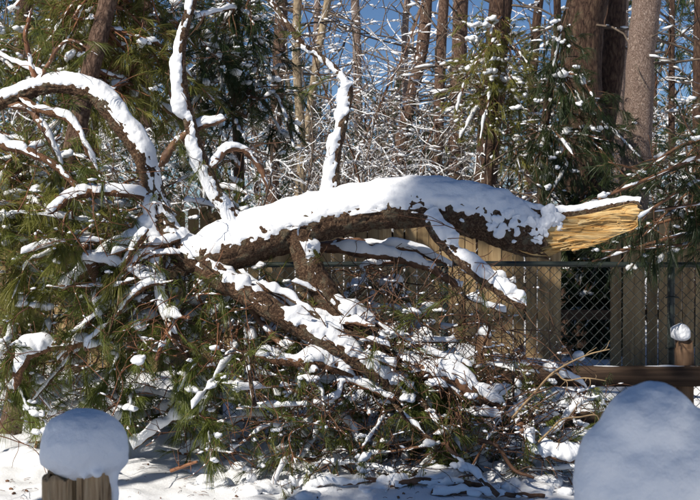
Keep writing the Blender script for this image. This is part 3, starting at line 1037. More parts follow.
for o, pts_, rad_ in later:                                   # side twigs of the limb's own branches
    n_ = 10 if len(pts_) > 150 else 7
    path = pts_[::max(1, len(pts_) // 24)]
    gs, gt, gn, gw = bough(path, 0.008, 0.2, n_, 0.30, 0.10 if path[:, 0].mean() > -1.15 else 0.35, 0.1, 0.02, 0.0022, clump=0.4, curl=1.4, csize=0.026, droop=0.45)
    put('twigs', gt, M['twig'], o, kind='stuff')
    if gn.n:
        put('needles', gn, M['needles'], o, kind='stuff')


def sag_path(p0, p1, sag, k=16, wob=0.05):
    mid = (p0 + p1) / 2 + UP * sag + rng.normal(size=3) * wob
    q = (p0 * 0.7 + p1 * 0.3) + UP * sag * 0.8 + rng.normal(size=3) * wob
    return spline([p0, q, mid, p1], k)


def pile_bough(px, py, d, L, az, el, label, group, **kw):
    dirv = A3([math.cos(el) * math.cos(az), math.cos(el) * math.sin(az), math.sin(el)])
    c_ = P(px, py, d)
    path = sag_path(c_ - dirv * L * 0.5, c_ + dirv * L * 0.5, rng.uniform(-0.02, 0.16) * L)
    gz = ground_z(path[:, 0], path[:, 1]) + 0.012
    path[:, 2] = np.maximum(path[:, 2], gz)
    wood = kw.pop('wood', 'twig')
    leaf = kw.pop('leaf', 'needles')
    gs, gt, gn, gw = bough(path, **kw)
    th_ = thing('pine_bough', (path[0][0], path[0][1], float(ground_z(path[0][0], path[0][1]))), label, 'branch', group)
    st = put('stem', gs, M[wood], th_)
    if gt.n:
        put('twigs', gt, M[wood], st, kind='stuff')
    if gn.n:
        put('needles', gn, M[leaf], th_, kind='stuff')
    if gw.n:
        put('snow', gw, M['snow'], th_, kind='stuff')


LAND = [(45, 80, 'the arch of the fallen limb'), (100, 190, 'the small arching orange branch'), (60, 335, 'the curved branch at far left'), (80, 440, 'the left post cap'),
        (180, 392, 'the long green needle brush'), (212, 462, 'the needle brush touching the snow'), (160, 290, 'the snowy hanging branch'), (219, 315, 'the chain link gate post'),
        (270, 305, 'the lower fork of the limb'), (335, 300, 'the thick side limb'), (305, 358, 'the snowy crosswise branch'), (350, 420, 'the middle of the pile'), (450, 385, 'the snow heaped branch'),
        (540, 445, 'the snowy hooked branch'), (490, 285, 'the snow coated prong'), (484, 340, 'the low fence post'), (255, 430, 'the front edge of the pile'), (400, 460, 'the shaded snow at the bottom')]


def where(px, py, marks):
    a, b_, nm = min(marks, key=lambda q: (q[0] - px) ** 2 + (q[1] - py) ** 2)
    dx, dy = px - a, py - b_
    if abs(dx) > abs(dy):
        return ('just right of ' if dx > 0 else 'just left of ') + nm if abs(dx) < 30 else ('well right of ' if dx > 0 else 'well left of ') + nm
    return ('just below ' if dy > 0 else 'just above ') + nm if abs(dy) < 25 else ('well below ' if dy > 0 else 'well above ') + nm


ZONES = [  # px range, py range, depth range, count, length, needle share, snow, clump share, wood, label, group
    ((-30, 128), (190, 300), (7.3, 8.5), 28, 0.75, 0.95, 0.15, 0.32, 'needles_old', 'snowy green pine bough in the left half of the fallen crown', 'boughs on the left of the pile'),
    ((140, 260), (200, 320), (7.7, 8.5), 9, 0.6, 0.5, 0.35, 0.5, 'needles', 'tangled pine bough behind the fork of the fallen limb', 'boughs behind the fork'),
    ((-30, 235), (310, 425), (7.2, 8.3), 36, 0.7, 0.85, 0.2, 0.3, 'needles', 'green pine bough in the lower left of the brush pile', 'boughs at lower left of the pile'),
    ((215, 470), (330, 478), (6.95, 8.2), 40, 0.65, 0.30, 0.35, 0.6, 'needles', 'brown snowy pine bough in the middle of the brush pile', 'boughs in the middle of the pile'),
    ((430, 575), (385, 480), (6.9, 8.1), 20, 0.5, 0.28, 0.35, 0.6, 'needles', 'small shaded pine bough at the right end of the brush pile', 'boughs at the right of the pile'),
    ((330, 520), (255, 360), (7.5, 8.2), 9, 0.6, 0.12, 0.05, 0.4, 'needles_dark', 'thin bare branch in front of the chain link fence', 'bare branches by the fence'),
]
for (x0, x1), (y0, y1), (d0, d1), n, L, ne, sn, clp, leaf, lab, grp in ZONES:
    for i in range(n):
        az = rng.uniform(0, 2 * np.pi)
        bx_, by_, wd = rng.uniform(x0, x1), rng.uniform(y0, y1), int(rng.integers(4))
        L_, el_ = L * rng.uniform(0.7, 1.4), rng.normal() * 0.35
        lab = ('long ' if L_ > 0.8 else 'short ' if L_ < 0.6 else '') + ('level ' if abs(el_) < .15 else 'tilted ') + ('green' if ne > .6 else 'sparse' if ne > .3 else 'bare') + ' ' + ('brown', 'brown', 'reddish', 'rough')[wd] + '-stemmed pine bough ' + where(bx_, by_, LAND)
        grp = 'boughs of the brush pile'
        pile_bough(bx_, by_, rng.uniform(d0, d1), L_, az, el_, lab, grp,
                   r0=rng.uniform(0.006, 0.017), s0=0.12, ntw=int(rng.integers(9, 17)), tl=0.34, needles=ne, snow=sn, hs=rng.uniform(0.02, 0.05), q=0.0022,
                   clump=clp * .8, curl=1.6, csize=0.032, droop=0.45, leaf=leaf, snow_twigs=0.5, wood=('twig', 'twig', 'twig_red', 'limb_bark')[wd])

SPR = [(float(rng.uniform(0, 250)), float(rng.uniform(205, 440))) for _ in range(15)] + [(float(rng.uniform(240, 560)), float(rng.uniform(380, 462))) for _ in range(7)]
SPR = [q for q in SPR if not (115 < q[0] < 300 and q[1] < 305)]
# big hanging needle brushes that can be told apart in the lower left
for a, b_, d_, n_t, lab in ((178, 392, 7.05, 9, 'long green needle brush hanging left of the pile centre'), (152, 350, 7.1, 6, 'small green needle brush above the lower left branches'),
                            (212, 462, 6.98, 7, 'green needle brush touching the snow in front of the pile'), (300, 388, 7.0, 6, 'green needle brush under the middle branches'),
                            (60, 258, 7.05, 8, 'yellow green needle brush at the left edge of the fallen crown'), (12, 300, 7.05, 8, 'bright needle brush at the left edge above the curved branch'),
                            (410, 412, 7.05, 7, 'dark green needle brush right of the pile centre'), (120, 282, 7.1, 6, 'green needle brush below the arching orange branch'),
                            (30, 415, 7.1, 7, 'dark needle brush beside the left post cap')) + tuple((a, b_, float(rng.uniform(7.0, 7.5)), int(rng.integers(5, 10)), ('upper ', 'middle ', 'lower ')[min(2, int(max(0, b_ - 205) / 87))] + 'drooping green needle spray ' + where(a, b_, LAND)) for a, b_ in SPR):
    c_ = P(a, b_, d_)
    path = sag_path(c_ + A3([rng.uniform(-.2, .2), rng.uniform(.15, .3), rng.uniform(.08, .3)]), c_, 0.06, 14, 0.02)
    gs, gt, gn, gw = bough(path, 0.008, 0.55, n_t, 0.16, 1.0, 0.1, 0.02, 0.0025, 0.25, -0.6, 70, 0.105, 0.0024, 0.5, 7, 1, 0.03, 2, 0.55)
    th_ = thing('pine_spray', (c_[0], c_[1], float(ground_z(c_[0], c_[1]))), lab, 'branch', 'needle sprays of the pile')
    st = put('stem', gs, M['twig_red'], th_)
    put('twigs', gt, M['twig_red'], st, kind='stuff')
    put('needles', gn, M['needles_old' if b_ < 310 else 'needles'], th_, kind='stuff')
    put('snow', gw, M['snow'], th_, kind='stuff')

# curled bare twigs all over the front of the pile
for zi, ((x0, x1), (y0, y1), n, mt, lab) in enumerate((((-10, 240), (190, 320), 60, 'twig_red', 'curled reddish bare twigs on the left of the fallen crown'),
                                                       ((-10, 250), (320, 450), 90, 'twig_red', 'curled reddish bare twigs at the lower left of the pile'),
                                                       ((240, 470), (300, 475), 190, 'twig', 'curled brown bare twigs over the middle of the pile'),
                                                       ((440, 580), (360, 478), 95, 'twig', 'curled brown bare twigs at the right end of the pile'),
                                                       ((330, 520), (235, 370), 46, 'twig', 'thin bare twigs hanging in front of the fence'))):
    tw, tr = [], []
    for i in range(n):
        p = P(rng.uniform(x0, x1), rng.uniform(y0, y1), rng.uniform(6.85, 7.7))
        p[2] = max(p[2], 0.03 + float(ground_z(p[0], p[1])))
        t_, _ = make_twig(p, rdir() * A3([1, .5, .8]) + UP * 0.3, rng.uniform(0.16, 0.6), rng.normal() * 1.3, -0.5, 12)
        t_[:, 2] = np.maximum(t_[:, 2], ground_z(t_[:, 0], t_[:, 1]) + 0.004)
        tw.append(t_)
        tr.append(np.linspace(rng.uniform(0.002, 0.0048), 0.0012, 12))
        for _ in range(2):
            jj = int(rng.integers(3, 10))
            t2, _e = make_twig(t_[jj], nrm(t_[jj] - t_[jj - 1]) + rdir() * 0.7, rng.uniform(0.08, 0.25), rng.normal() * 0.8, -0.2, 12)
            t2[:, 2] = np.maximum(t2[:, 2], ground_z(t2[:, 0], t2[:, 1]) + 0.004)
            tw.append(t2)
            tr.append(np.linspace(0.0025, 0.0011, 12))
    tw, tr = A3(tw), A3(tr)
    base = A3([tw[:, 0, 0].mean(), tw[:, 0, 1].mean(), 0])
    g, g2 = Geo(), Geo()
    tubes(g, tw, tr, 3)
    beads(g2, tw, tr, 1.6, 0.015, 1, zi)
    o = put('bare_twigs', g, M[mt], base=base, label=lab, cat='twigs', kind='stuff')
    put('snow', g2, M['snow'], o, kind='stuff')

# heaps of snow dropped from the branches along the front of the pile
balls = []
for i in range(120):
    p = P(rng.uniform(200, 600), 0, rng.uniform(6.8, 7.7))
    p[2] = float(ground_z(p[0], p[1]))
    for _ in range(4):
        r_ = rng.uniform(0.015, 0.06)
        balls.append((p + rng.normal(size=3) * A3([.06, .05, .012]), r_ * A3([1.2, 1.1, 0.75])))
me = blob_mesh('snow_heaps', balls, A3([0., 7.3, 0.]), 0.014, 0.010, 24.0, M['snow'], 400, 3, 0.006)
put('snow_heaps', me, None, base=(0, 7.3, 0), label='heaps of snow dropped along the front of the brush pile', cat='snow', kind='stuff')

# dropped needles and bark chips on the snow in front of the pile
g = Geo()
n_ = 520
lx, ly = rng.uniform(-2.2, 1.6, n_), rng.uniform(6.2, 7.5, n_) ** 1.0
lz = ground_z(lx, ly) + 0.003
ang = rng.uniform(0, 6.28, n_)
ll = np.where(rng.random(n_) < .8, rng.uniform(.02, .07, n_), rng.uniform(.008, .02, n_))
wd_ = np.where(ll > .02, 0.0012, ll * .35)
dv, sv = np.stack([np.cos(ang), np.sin(ang), ang * 0], -1), np.stack([-np.sin(ang), np.cos(ang), ang * 0], -1)
c0 = np.stack([lx, ly, lz], -1)
tw = np.stack([c0 - dv * ll[:, None] / 2, c0 + UP * .004, c0 + dv * ll[:, None] / 2], 1)
tubes(g, tw, np.repeat(wd_[:, None], 3, 1), 4)
put('needle_litter', g, M['twig'], base=(0, 6.9, 0), label='dropped brown needles and bark chips on the snow', cat='litter', kind='stuff')

# a few twigs that stand out
for rows_, mt, lab in (([(512, 418, 2.2, 6.95), (535, 392, 2, 6.93), (552, 374, 1.8, 6.9), (572, 362, 1.5, 6.88), (590, 354, 1.2, 6.86), (610, 349, .8, 6.85)], 'twig_tan', 'pale tan twig arching up towards the right snow cap'),
                       ([(556, 372, 1.5, 6.9), (566, 380, 1.2, 6.88), (585, 378, 1.1, 6.86), (606, 381, .7, 6.85)], 'twig_tan', 'short pale twig pointing right below the arching tan twig'),
                       ([(536, 445, 2, 6.9), (548, 432, 1.8, 6.88), (562, 420, 1.6, 6.86), (580, 417, 1.4, 6.84), (596, 415, 1.1, 6.83), (600, 424, .7, 6.83)], 'twig_tan', 'tan twig curling beside the large snow cap'),
                       ([(478, 440, 2.4, 6.95), (498, 446, 2.2, 6.9), (514, 470, 2, 6.85), (534, 478, 1.5, 6.8)], 'twig', 'dark twig looping over the shaded snow'),
                       ([(170, 471, 2.0, 7.05), (184, 466, 1.8, 7.03), (197, 462, 1.4, 7.0)], 'twig_red', 'short red brown stick lying on the sunlit snow')):
    pts_, rad_ = limb_path(rows_, 60, 0.003)
    pts_[:, 2] = np.maximum(pts_[:, 2], ground_z(pts_[:, 0], pts_[:, 1]) + 0.006)
    g = Geo()
    rad_ = rad_ * (0.65 if mt == 'twig_tan' else 1)
    tubes(g, pts_, rad_, 7)
    tw = [make_twig(pts_[int(i)], pts_[min(59, int(i) + 2)] - pts_[int(i)] + rdir() * 0.02, 0.09 * rng.uniform(.6, 1.4), rng.normal(), 0.2)[0] for i in rng.uniform(15, 55, 5)]
    tubes(g, A3(tw), np.tile(np.linspace(0.0026, 0.0012, 7), (5, 1)), 4)
    put('twig', g, M[mt], base=A3([pts_[0][0], pts_[0][1], float(pts_[:, 2].min())]), label=lab, cat='twig')

# snow-covered sticks half buried in the shaded foreground snow
for i, rows_ in enumerate(([(395, 497, 3, 6.85), (420, 489, 3.5, 6.85), (445, 486, 3.5, 6.85), (470, 487, 3, 6.86), (500, 484, 2.5, 6.86)],
                           [(310, 492, 2, 6.9), (350, 486, 2.5, 6.9), (385, 482, 2.5, 6.92), (410, 478, 2, 6.94)],
                           [(432, 496, 3, 6.75), (470, 492, 3, 6.76), (506, 491, 2.5, 6.76), (545, 488, 2, 6.78)])):
    pts_, rad_ = limb_path(rows_, 70, 0.006)
    gz = ground_z(pts_[:, 0], pts_[:, 1])
    pts_[:, 2] = gz + 0.012 + 0.02 * np.sin(np.linspace(0, 3.1, 70))
    g, g2 = Geo(), Geo()
    tubes(g, pts_, rad_, 9, 0.2, 40)
    snow_on(g2, pts_, rad_, 0.028, bias=0.15, m=14, freq=22, seed=300 + i, lump=0.5, cfreq=9, fine=0.005)
    o = put('fallen_stick', g, M['twig'], base=pts_[0] * A3([1, 1, 0]), label=('dark stick half buried in shaded snow at the bottom centre', 'thin snow covered stick left of the bottom centre', 'snow covered stick at the very bottom beside the large snow cap')[i], cat='stick')
    put('snow', g2, M['snow'], o)


# ------------------------------------------------------------------ standing trees
def standing_tree(name, label, base, top, r0, r1, mat, boughs, group=None, trunk_sides=18, leaf='needles', wood='twig', dead=(), snow_side=0.0, coarse=1.0, far=False, kwb=None, cat='tree'):
    """trunk from base to top; boughs = target points reached from the trunk; dead = bare branches (count, length, zmin, zmax)"""
    base, top = A3(base), A3(top)
    th_ = thing(name, base, label, cat, group)
    k = 40
    pts_ = spline([base - UP * 0.2, base * 0.6 + top * 0.4 + rng.normal(size=3) * A3([.06, .06, 0]), base * 0.25 + top * 0.75 + rng.normal(size=3) * A3([.05, .05, 0]), top], k)
    rad_ = np.linspace(r0, r1, k)
    rad_[:3] *= [1.35, 1.15, 1.05]
    g = Geo()
    tubes(g, pts_, rad_, trunk_sides, 0.09, 6)
    tk = put('trunk', g, M[mat], th_)
    smat = M['snow_far' if far else 'snow']
    if snow_side:
        g = Geo()
        kk = 160
        pp, rr = spline(pts_, kk), np.interp(np.linspace(0, 1, kk), np.linspace(0, 1, k), rad_)
        snow_on(g, pp, rr, snow_side, bias=-0.55, m=14, freq=11, seed=int(rng.integers(999)), lump=0.5, wind=9.0, span=40, cfreq=3.5)
        put('snow', g, smat, tk, kind='stuff')
    for tgt in boughs:
        tgt = A3(tgt)
        zt = np.clip(tgt[2] + rng.uniform(0.1, 0.7), pts_[0, 2], pts_[-1, 2])
        j = int(np.argmin(np.abs(pts_[:, 2] - zt)))
        path = sag_path(pts_[j], tgt, rng.uniform(0.0, 0.18), 18, 0.06)
        L = np.linalg.norm(tgt - pts_[j])
        kw = dict(r0=min(0.03, 0.010 + 0.008 * L), s0=max(0.05, 1 - 0.95 / max(L, 0.5)), ntw=15, tl=0.36, needles=0.95, snow=0.05, hs=0.03, q=0.0025 * coarse, clump=0.3, curl=0.9, nw=0.0032 * coarse, csize=0.045, level=1)
        kw.update(kwb or {})
        gs, gt, gn, gw = bough(path, **kw)
        st = put('branch', gs, M[wood], th_)
        put('twigs', gt, M[wood], st, kind='stuff')
        if gn.n:
            put('needles', gn, M[leaf], st, kind='stuff')
        if gw.n:
            put('snow', gw, smat, st, kind='stuff')
    for cnt, L, z0, z1 in dead:
        tw, tr = [], []
        for i in range(cnt):
            z = rng.uniform(z0, z1)
            j = int(np.argmin(np.abs(pts_[:, 2] - z)))
            d = nrm(A3([rng.choice([-1, 1]) * rng.uniform(.3, 1), rng.uniform(-1, .6), rng.uniform(-.25, .5)]))
            t_, e = make_twig(pts_[j], d, L * rng.uniform(0.4, 1.2), rng.normal() * 0.5, -0.1, 8)
            tw.append(t_)
            tr.append(np.linspace(0.012 * coarse ** .5, 0.005, 8))
            for _ in range(rng.integers(1, 5)):
                jj = int(rng.integers(2, 7))
                t2, _e = make_twig(t_[jj], nrm(t_[jj] - t_[jj - 1] + rdir() * .9), L * rng.uniform(.2, .5), rng.normal() * .8, 0, 8)
                tw.append(t2)
                tr.append(np.linspace(0.007, 0.003, 8) * coarse ** .5)
        tw, tr = A3(tw), A3(tr)
        g, g2 = Geo(), Geo()
        tubes(g, tw, tr, 4)
        beads(g2, tw, tr, 3.0, 0.03 * coarse ** .5, 1, int(rng.integers(999)))
        o = put('dead_branches', g, M['twig_grey'], th_, kind='stuff')
        put('snow', g2, smat, o, kind='stuff')
    return th_


def gzp(px, d):
    x = (px - 350) / FPX * d
    return A3([x, d, float(ground_z(x, d))])


def topat(px, d, z):
    return A3([(px - 350) / FPX * d, d, z])


def targets(n, x, y, d):
    return [P(rng.uniform(*x), rng.uniform(*y), rng.uniform(*d)) for _ in range(n)]


# pines at left whose crowns fill the upper left
standing_tree('pine_tree', 'leaning red brown pine trunk in the upper left behind the arching limb', gzp(2, 8.75), topat(126, 8.75, 3.4), 0.08, 0.055, 'trunk_red',
              targets(30, (0, 215), (-10, 140), (8.8, 10.2)), leaf='needles_old', wood='twig_red', kwb=dict(clump=0.08, snow=-0.2, nm=34))
standing_tree('pine_tree', 'dark pine trunk near the upper left corner', gzp(76, 10.2), topat(78, 10.2, 4.2), 0.06, 0.05, 'trunk_dark',
              targets(12, (-10, 110), (-10, 190), (8.5, 10.0)), leaf='needles_old', kwb=dict(clump=0.12, snow=-.1, nm=34))
standing_tree('pine_tree', 'pine standing beyond the left edge with boughs reaching in', gzp(-90, 9.0), topat(-95, 9.0, 5.0), 0.11, 0.08, 'trunk_red',
              targets(16, (-20, 110), (60, 260), (8.0, 9.0)), leaf='needles', wood='twig_red', kwb=dict(clump=0.2, nm=34))
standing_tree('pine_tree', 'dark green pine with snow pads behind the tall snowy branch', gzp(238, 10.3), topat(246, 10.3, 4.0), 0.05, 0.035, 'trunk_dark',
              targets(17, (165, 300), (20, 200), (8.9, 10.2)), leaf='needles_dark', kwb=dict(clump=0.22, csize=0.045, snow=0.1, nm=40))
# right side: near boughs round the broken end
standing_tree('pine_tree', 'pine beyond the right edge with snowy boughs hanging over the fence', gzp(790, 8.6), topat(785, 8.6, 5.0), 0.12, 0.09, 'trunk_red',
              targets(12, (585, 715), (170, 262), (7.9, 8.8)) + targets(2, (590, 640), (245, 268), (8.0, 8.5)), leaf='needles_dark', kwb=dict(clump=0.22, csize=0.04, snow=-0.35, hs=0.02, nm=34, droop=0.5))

# background trunks
TR = [
    ('tree', 'reddish trunk rising left of the snowy forked branch', (272, 282), 17, 0.085, 'trunk_red', 3),
    ('tree', 'slim pale tan trunk left of the thin snowy branch', (290, 301), 15, 0.052, 'trunk_tan', 3),
    ('tree', 'slim pale trunk leaning right towards the sky', (292, 338), 16, 0.048, 'trunk_tan', 2),
    ('tree', 'leaning brown trunk with snow patches in the upper middle', (396, 428), 18, 0.085, 'trunk_red', 3),
    ('tree', 'thin brown trunk just left of the reddish centre trunk', (437, 447), 17, 0.07, 'trunk_red', 3),
    ('tree', 'reddish brown straight trunk right of the sky gap', (450, 463), 19, 0.115, 'trunk_red', 2),
    ('tree', 'tall dark trunk with snow down its left side', (478, 506), 14, 0.125, 'trunk_dark', 3),
    ('tree', 'broad dark trunk of the big pine right of centre', (572, 596), 12.2, 0.20, 'trunk_dark', 2),
    ('tree', 'dark trunk close to the right of the broad dark pine', (597, 613), 12.8, 0.13, 'trunk_dark', 1),
    ('tree', 'pinkish grey sunlit trunk at the upper right', (621, 653), 11.7, 0.133, 'trunk_grey', 1),
    ('tree', 'narrower grey trunk behind the pinkish sunlit one', (612, 622), 14.5, 0.095, 'trunk_grey', 1),
    ('tree', 'dark straight trunk near the right edge', (672, 672), 16, 0.04, 'trunk_dark', 2),
    ('tree', 'dark trunk at the right edge of the woods', (698, 702), 15, 0.07, 'trunk_dark', 2),
    ('tree', 'grey brown trunk in the woods above the log', (362, 352), 26, 0.09, 'trunk_grey', 3),
    ('tree', 'thin grey trunk left of the sky patch', (312, 318), 24, 0.06, 'trunk_grey', 3),
    ('tree', 'slender brown trunk against the blue sky', (408, 414), 27, 0.07, 'trunk_grey', 3),
    ('tree', 'thin dark trunk between the pine and the centre trunks', (530, 545), 17, 0.06, 'trunk_dark', 3),
    ('tree', 'brown trunk behind the upper left pine boughs', (150, 146), 16, 0.09, 'trunk_red', 3),
    ('tree', 'dark brown trunk at the far left in the woods', (22, 30), 15, 0.10, 'trunk_dark', 3),
]
for nm, lab, (xb, xt), d, r, mt, dn in TR:
    ztop = CAM_H + d * 0.21
    b_, t_ = gzp(xb, d), topat(xt, d, ztop)
    # the pixel columns were read at the log line (y 170) and at the top edge
    dirx = (t_[0] - b_[0])
    b_[0] -= dirx * 0.35
    standing_tree(nm, lab, b_, t_, r * 1.08, r * 0.92, mt, [], far=True, coarse=d / 9, dead=[(dn * 5, 1.3, 1.4, ztop - 0.2)], snow_side=0.02 if 'snow' in lab else 0.0, trunk_sides=24)

# hanging boughs on the big dark pine
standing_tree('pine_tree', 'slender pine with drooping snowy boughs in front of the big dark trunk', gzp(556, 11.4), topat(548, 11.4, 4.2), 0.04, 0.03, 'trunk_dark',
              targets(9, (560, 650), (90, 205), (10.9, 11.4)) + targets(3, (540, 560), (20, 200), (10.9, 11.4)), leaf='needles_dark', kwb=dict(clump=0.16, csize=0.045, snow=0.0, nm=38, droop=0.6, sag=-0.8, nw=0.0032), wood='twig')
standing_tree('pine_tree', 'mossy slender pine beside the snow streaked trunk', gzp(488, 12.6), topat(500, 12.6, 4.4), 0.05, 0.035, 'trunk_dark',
              targets(13, (455, 535), (20, 190), (12.0, 12.6)), leaf='needles_old', kwb=dict(clump=0.22, csize=0.045, snow=0.1, nm=30, nl=0.09, nw=0.0034), wood='twig')


# snowy leafless saplings: a few kinds, copied with their parts
def copy_tree(root, loc, rz, scale, label, group):
    r = root.copy()
    sc.collection.objects.link(r)
    r.location, r.rotation_euler, r.scale = [float(c_) for c_ in loc], (0, 0, rz), (scale,) * 3
    tag(r, label, None, group)
    for ch in root.children:
        c_ = ch.copy()
        sc.collection.objects.link(c_)
        c_.parent = r
        for gg in ch.children:
            e_ = gg.copy()
            sc.collection.objects.link(e_)
            e_.parent = c_
    return r


def sapling(h, n1, n2, spread, hs, q):
    K = 13
    t0, _ = make_twigs(np.zeros(3), UP + rng.normal(size=3) * 0.12, h, rng.normal() * 0.3, 0.1, K)
    f = rng.uniform(0.1, 0.98, n1)
    x = f * (K - 1)
    j = x.astype(int)
    p = t0[0, j] + (t0[0, np.minimum(K - 1, j + 1)] - t0[0, j]) * (x - j)[:, None]
    a = rng.uniform(0, 2 * np.pi, n1)
    L = spread * rng.uniform(0.35, 1.1, n1) * (1.15 - 0.6 * f)
    t1, _ = make_twigs(p, np.stack([np.cos(a), np.sin(a), rng.uniform(0.1, 0.9, n1)], -1), L, rng.normal(size=n1) * .8, -0.25, K)
    m2 = n1 * n2
    pi, jj = rng.integers(0, n1, m2), rng.integers(3, K, m2)
    t2, _ = make_twigs(t1[pi, jj], nrm(t1[pi, jj] - t1[pi, jj - 1]) + rdir(m2), L[pi] * rng.uniform(.25, .6, m2), rng.normal(size=m2), -0.15, K)
    tw = np.vstack([t0, t1, t2])
    tr = np.vstack([np.linspace(q * 4.5, q * 1.5, K)[None], np.tile(np.linspace(q * 1.7, q * .8, K), (n1, 1)), np.tile(np.linspace(q, q * .6, K), (m2, 1))])
    g, g2 = Geo(), Geo()
    tubes(g, tw, tr, 3)
    beads(g2, tw, tr, 1.5, hs, 1, int(rng.integers(999)))
    snow_on(g2, tw[1:], tr[1:], hs * 0.30 * rng.uniform(.4, 1.1, len(tw) - 1), bias=-0.2, m=5, freq=9, seed=int(rng.integers(999)), lump=0.3, cfreq=3.0, rag=0.1)
    return g, g2


TM = [((a + b_) / 2, 0, 'the ' + l_) for _, l_, (a, b_), *_r in TR]
kinds = []
for i in range(9):
    g, g2 = sapling(rng.uniform(2.2, 4.6), int(rng.integers(16, 25)), 4, 1.45, 0.034, 0.0042)
    th_ = thing('snowy_sapling', (0, 0, 0), 'x', 'sapling', 'x')
    put('branches', g, M['twig_grey' if i % 3 else 'twig'], th_, kind='stuff')
    put('snow', g2, M['snow_far'], th_, kind='stuff')
    kinds.append([th_, False])
cnt = 0
for (x0, x1), (d0, d1), n, grp, lab in (((265, 480), (12.5, 19), 22, 'saplings above the log', 'leafless sapling loaded with snow in the woods above the log'),
                                        ((250, 500), (19, 34), 16, 'far saplings above the log', 'distant snowy sapling against the sky above the log'),
                                        ((480, 720), (12, 24), 24, 'saplings on the right', 'leafless snowy sapling in the dark woods on the right'),
                                        ((-20, 260), (12, 22), 20, 'saplings on the left', 'leafless snowy sapling behind the pines on the left')):
    for i in range(n):
        d = rng.uniform(d0, d1)
        kd = kinds[cnt % len(kinds)]
        cnt += 1
        bx_ = rng.uniform(x0, x1)
        lab = ('near' if d < 15 else 'farther' if d < 21 else 'distant') + ' snowy leafless sapling ' + where(bx_, 0, [(q[0], 0, ' '.join(q[2].split()[:5])) for q in TM])
        grp = 'saplings in the woods'
        sf = rng.uniform(0.6, 1.15)
        lab = ('small ' if sf < .8 else 'tall ' if sf > 1 else '') + lab
        args = (gzp(bx_, d), rng.uniform(0, 6.28), sf * (0.7 + d / 45), lab, grp)
        if kd[1]:
            copy_tree(kd[0], *args)
        else:
            kd[1] = True
            r = kd[0]
            r.location, r.rotation_euler, r.scale = [float(c_) for c_ in args[0]], (0, 0, args[1]), (args[2],) * 3
            r['label'], r['group'] = lab, grp

# dark evergreens deeper in the wood
kinds = []
for i, (px, d, h) in enumerate(((690, 22, 8), (715, 18, 7), (655, 26, 8), (545, 22, 4.6), (620, 30, 8), (20, 20, 7), (-30, 16, 6), (80, 24, 8), (140, 22, 7), (205, 25, 7), (255, 28, 6), (590, 13.5, 2.3), (604, 12.4, 2.2), (510, 28, 5.0), (380, 30, 4.0), (440, 33, 4.6), (320, 28, 4.2), (350, 24, 3.0), (410, 25, 3.2), (480, 24, 3.8), (300, 22, 3.4), (530, 19, 3.4), (562, 17, 3.2), (460, 20, 2.6), (275, 19, 3.0), (384, 20, 2.4), (340, 17, 2.6), (425, 17, 2.7), (365, 22, 3.4), (450, 27, 4.4), (400, 29, 4.2), (520, 16, 3.0), (490, 18, 3.4), (300, 26, 4.4))):
    b_ = gzp(px, d)
    lab, grp = ('dark evergreen in the shade of the woods behind the fences', 'evergreens in the right woods') if px > 450 else ('dark evergreen deep in the woods on the left and middle', 'evergreens in the left woods')
    lab = ('dark', 'tall dark', 'far dark')[0 if d < 20 else 1 if d < 25 else 2] + ' evergreen ' + where(px, 0, [(q[0], 0, ' '.join(q[2].split()[:5])) for q in TM])
    if len(kinds) < 4:
        H0 = 7.0
        tg = []
        for j in range(30):
            z = 0.2 + (H0 - 0.4) * (j + rng.random()) / 30
            a = j * 2.4 + rng.random()
            rr = (0.3 + 1.5 * (1 - z / (H0 + 1))) * rng.uniform(.6, 1.1)
            tg.append(b_ + A3([math.cos(a) * rr, math.sin(a) * rr, z]))
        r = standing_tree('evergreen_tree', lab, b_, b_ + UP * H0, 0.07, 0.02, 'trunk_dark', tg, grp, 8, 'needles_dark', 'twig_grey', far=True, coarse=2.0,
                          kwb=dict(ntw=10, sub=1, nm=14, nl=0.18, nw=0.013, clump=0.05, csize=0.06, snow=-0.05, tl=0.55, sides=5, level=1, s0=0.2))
        kinds.append(r)
        r.scale = (h / H0,) * 3
    else:
        copy_tree(kinds[i % 4], b_, rng.uniform(0, 6.28), h / 7.0, lab, grp)

# dark shrub seen through the gap in the boards
b_ = gzp(590, 11.5)
standing_tree('evergreen_shrub', 'dark dense evergreen shrub filling the gap in the board fence', b_, b_ + UP * 1.7, 0.03, 0.01, 'trunk_dark',
              [P(rng.uniform(562, 622), rng.uniform(235, 372), rng.uniform(11.0, 11.6)) for _ in range(26)], None, 8, 'needles_dark', 'twig',
              kwb=dict(ntw=12, sub=1, nm=24, nl=0.12, nw=0.010, clump=0.05, snow=-.3, tl=0.3, sides=5, level=1, s0=0.1), cat='shrub')

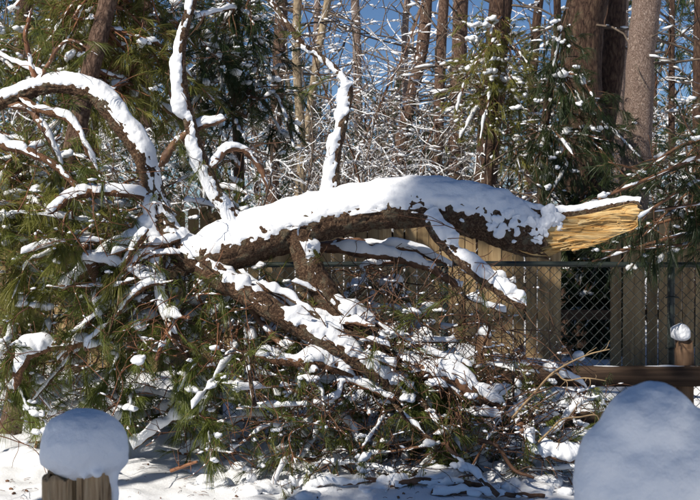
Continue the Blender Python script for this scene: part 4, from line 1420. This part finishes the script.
# far wood that closes the view
g, gw, gn = Geo(), Geo(), Geo()
tw, tr, bt, brr = [], [], [], []
for i in range(85):
    d = rng.uniform(38, 85)
    b_ = gzp(rng.uniform(-60, 760), d)
    h = rng.uniform(5, 12)
    t_, _ = make_twig(b_, UP + rng.normal(size=3) * .06, h, 0.1, 0, 8)
    tw.append(t_)
    tr.append(np.linspace(rng.uniform(.06, .16), .04, 8))
    for j in range(9):
        jj = int(rng.integers(1, 8))
        t2, _ = make_twig(t_[jj], nrm(A3([rng.choice([-1, 1]), rng.normal() * .4, rng.uniform(-.1, .8)])), rng.uniform(.8, 2.8), rng.normal() * .6, 0, 8)
        bt.append(t2)
        brr.append(np.linspace(.028, .015, 8))
tubes(g, A3(tw), A3(tr), 5)
tubes(g, A3(bt), A3(brr), 3)
snow_on(gw, A3(bt), A3(brr), 0.06, bias=0.05, m=4, freq=3, seed=5, lump=0.4, cfreq=2.0)
far = put('far_wood', g, M['twig_grey'], base=(0, 60, 0), label='distant snowy wood closing the view behind the trees', cat='wood', kind='stuff')
put('snow', gw, M['snow_far'], far, kind='stuff')

# ------------------------------------------------------------------ pines behind the viewer that shade the foreground
def crown(n, c, r):
    return [A3(c) + rdir() * A3(r) * rng.random() ** 0.4 for _ in range(n)]


dense = dict(ntw=12, tl=0.6, nm=14, nl=0.24, nw=0.022, clump=0.0, level=1, s0=0.15, sides=4, snow=-2.0, sub=1)
standing_tree('pine_tree', 'tall pine behind the viewer shading the two posts', (-6.2, -2.8, 0), (-6.0, -2.6, 10.5), 0.16, 0.05, 'trunk_red',
              crown(75, (-6.0, -2.6, 7.2), (1.9, 1.9, 2.3)) + crown(40, (-6.2, -3.7, 8.2), (1.0, 1.0, 1.3)), leaf='needles_dark', kwb=dict(dense, nm=14, nw=0.08))
standing_tree('pine_tree', 'tall pine left of the viewer throwing dappled shade over the log', (-5.0, 1.7, 0), (-4.8, 1.9, 9.6), 0.08, 0.03, 'trunk_red',
              crown(7, (-4.35, 2.8, 7.3), (0.22, 0.6, 0.6)) + crown(16, (-5.1, 1.8, 5.4), (0.9, 0.35, 0.35)), leaf='needles_dark', kwb=dict(dense, tl=0.34))
standing_tree('pine_tree', 'slim pine left of the view throwing dappled shade over the fences', (-4.3, 4.4, 0), (-4.0, 4.7, 9.4), 0.07, 0.03, 'trunk_red',
              crown(36, (-3.8, 5.0, 7.5), (1.3, 0.8, 1.3)), leaf='needles_dark', kwb=dict(dense, nw=0.05))
standing_tree('pine_tree', 'bushy pine behind the viewer keeping the near snow in shade', (-6.3, -0.4, 0), (-6.0, -0.3, 8.4), 0.12, 0.04, 'trunk_red',
              crown(60, (-5.8, -0.5, 6.2), (1.3, 1.5, 1.5)), leaf='needles_dark', kwb=dict(dense, nm=14, nw=0.08))
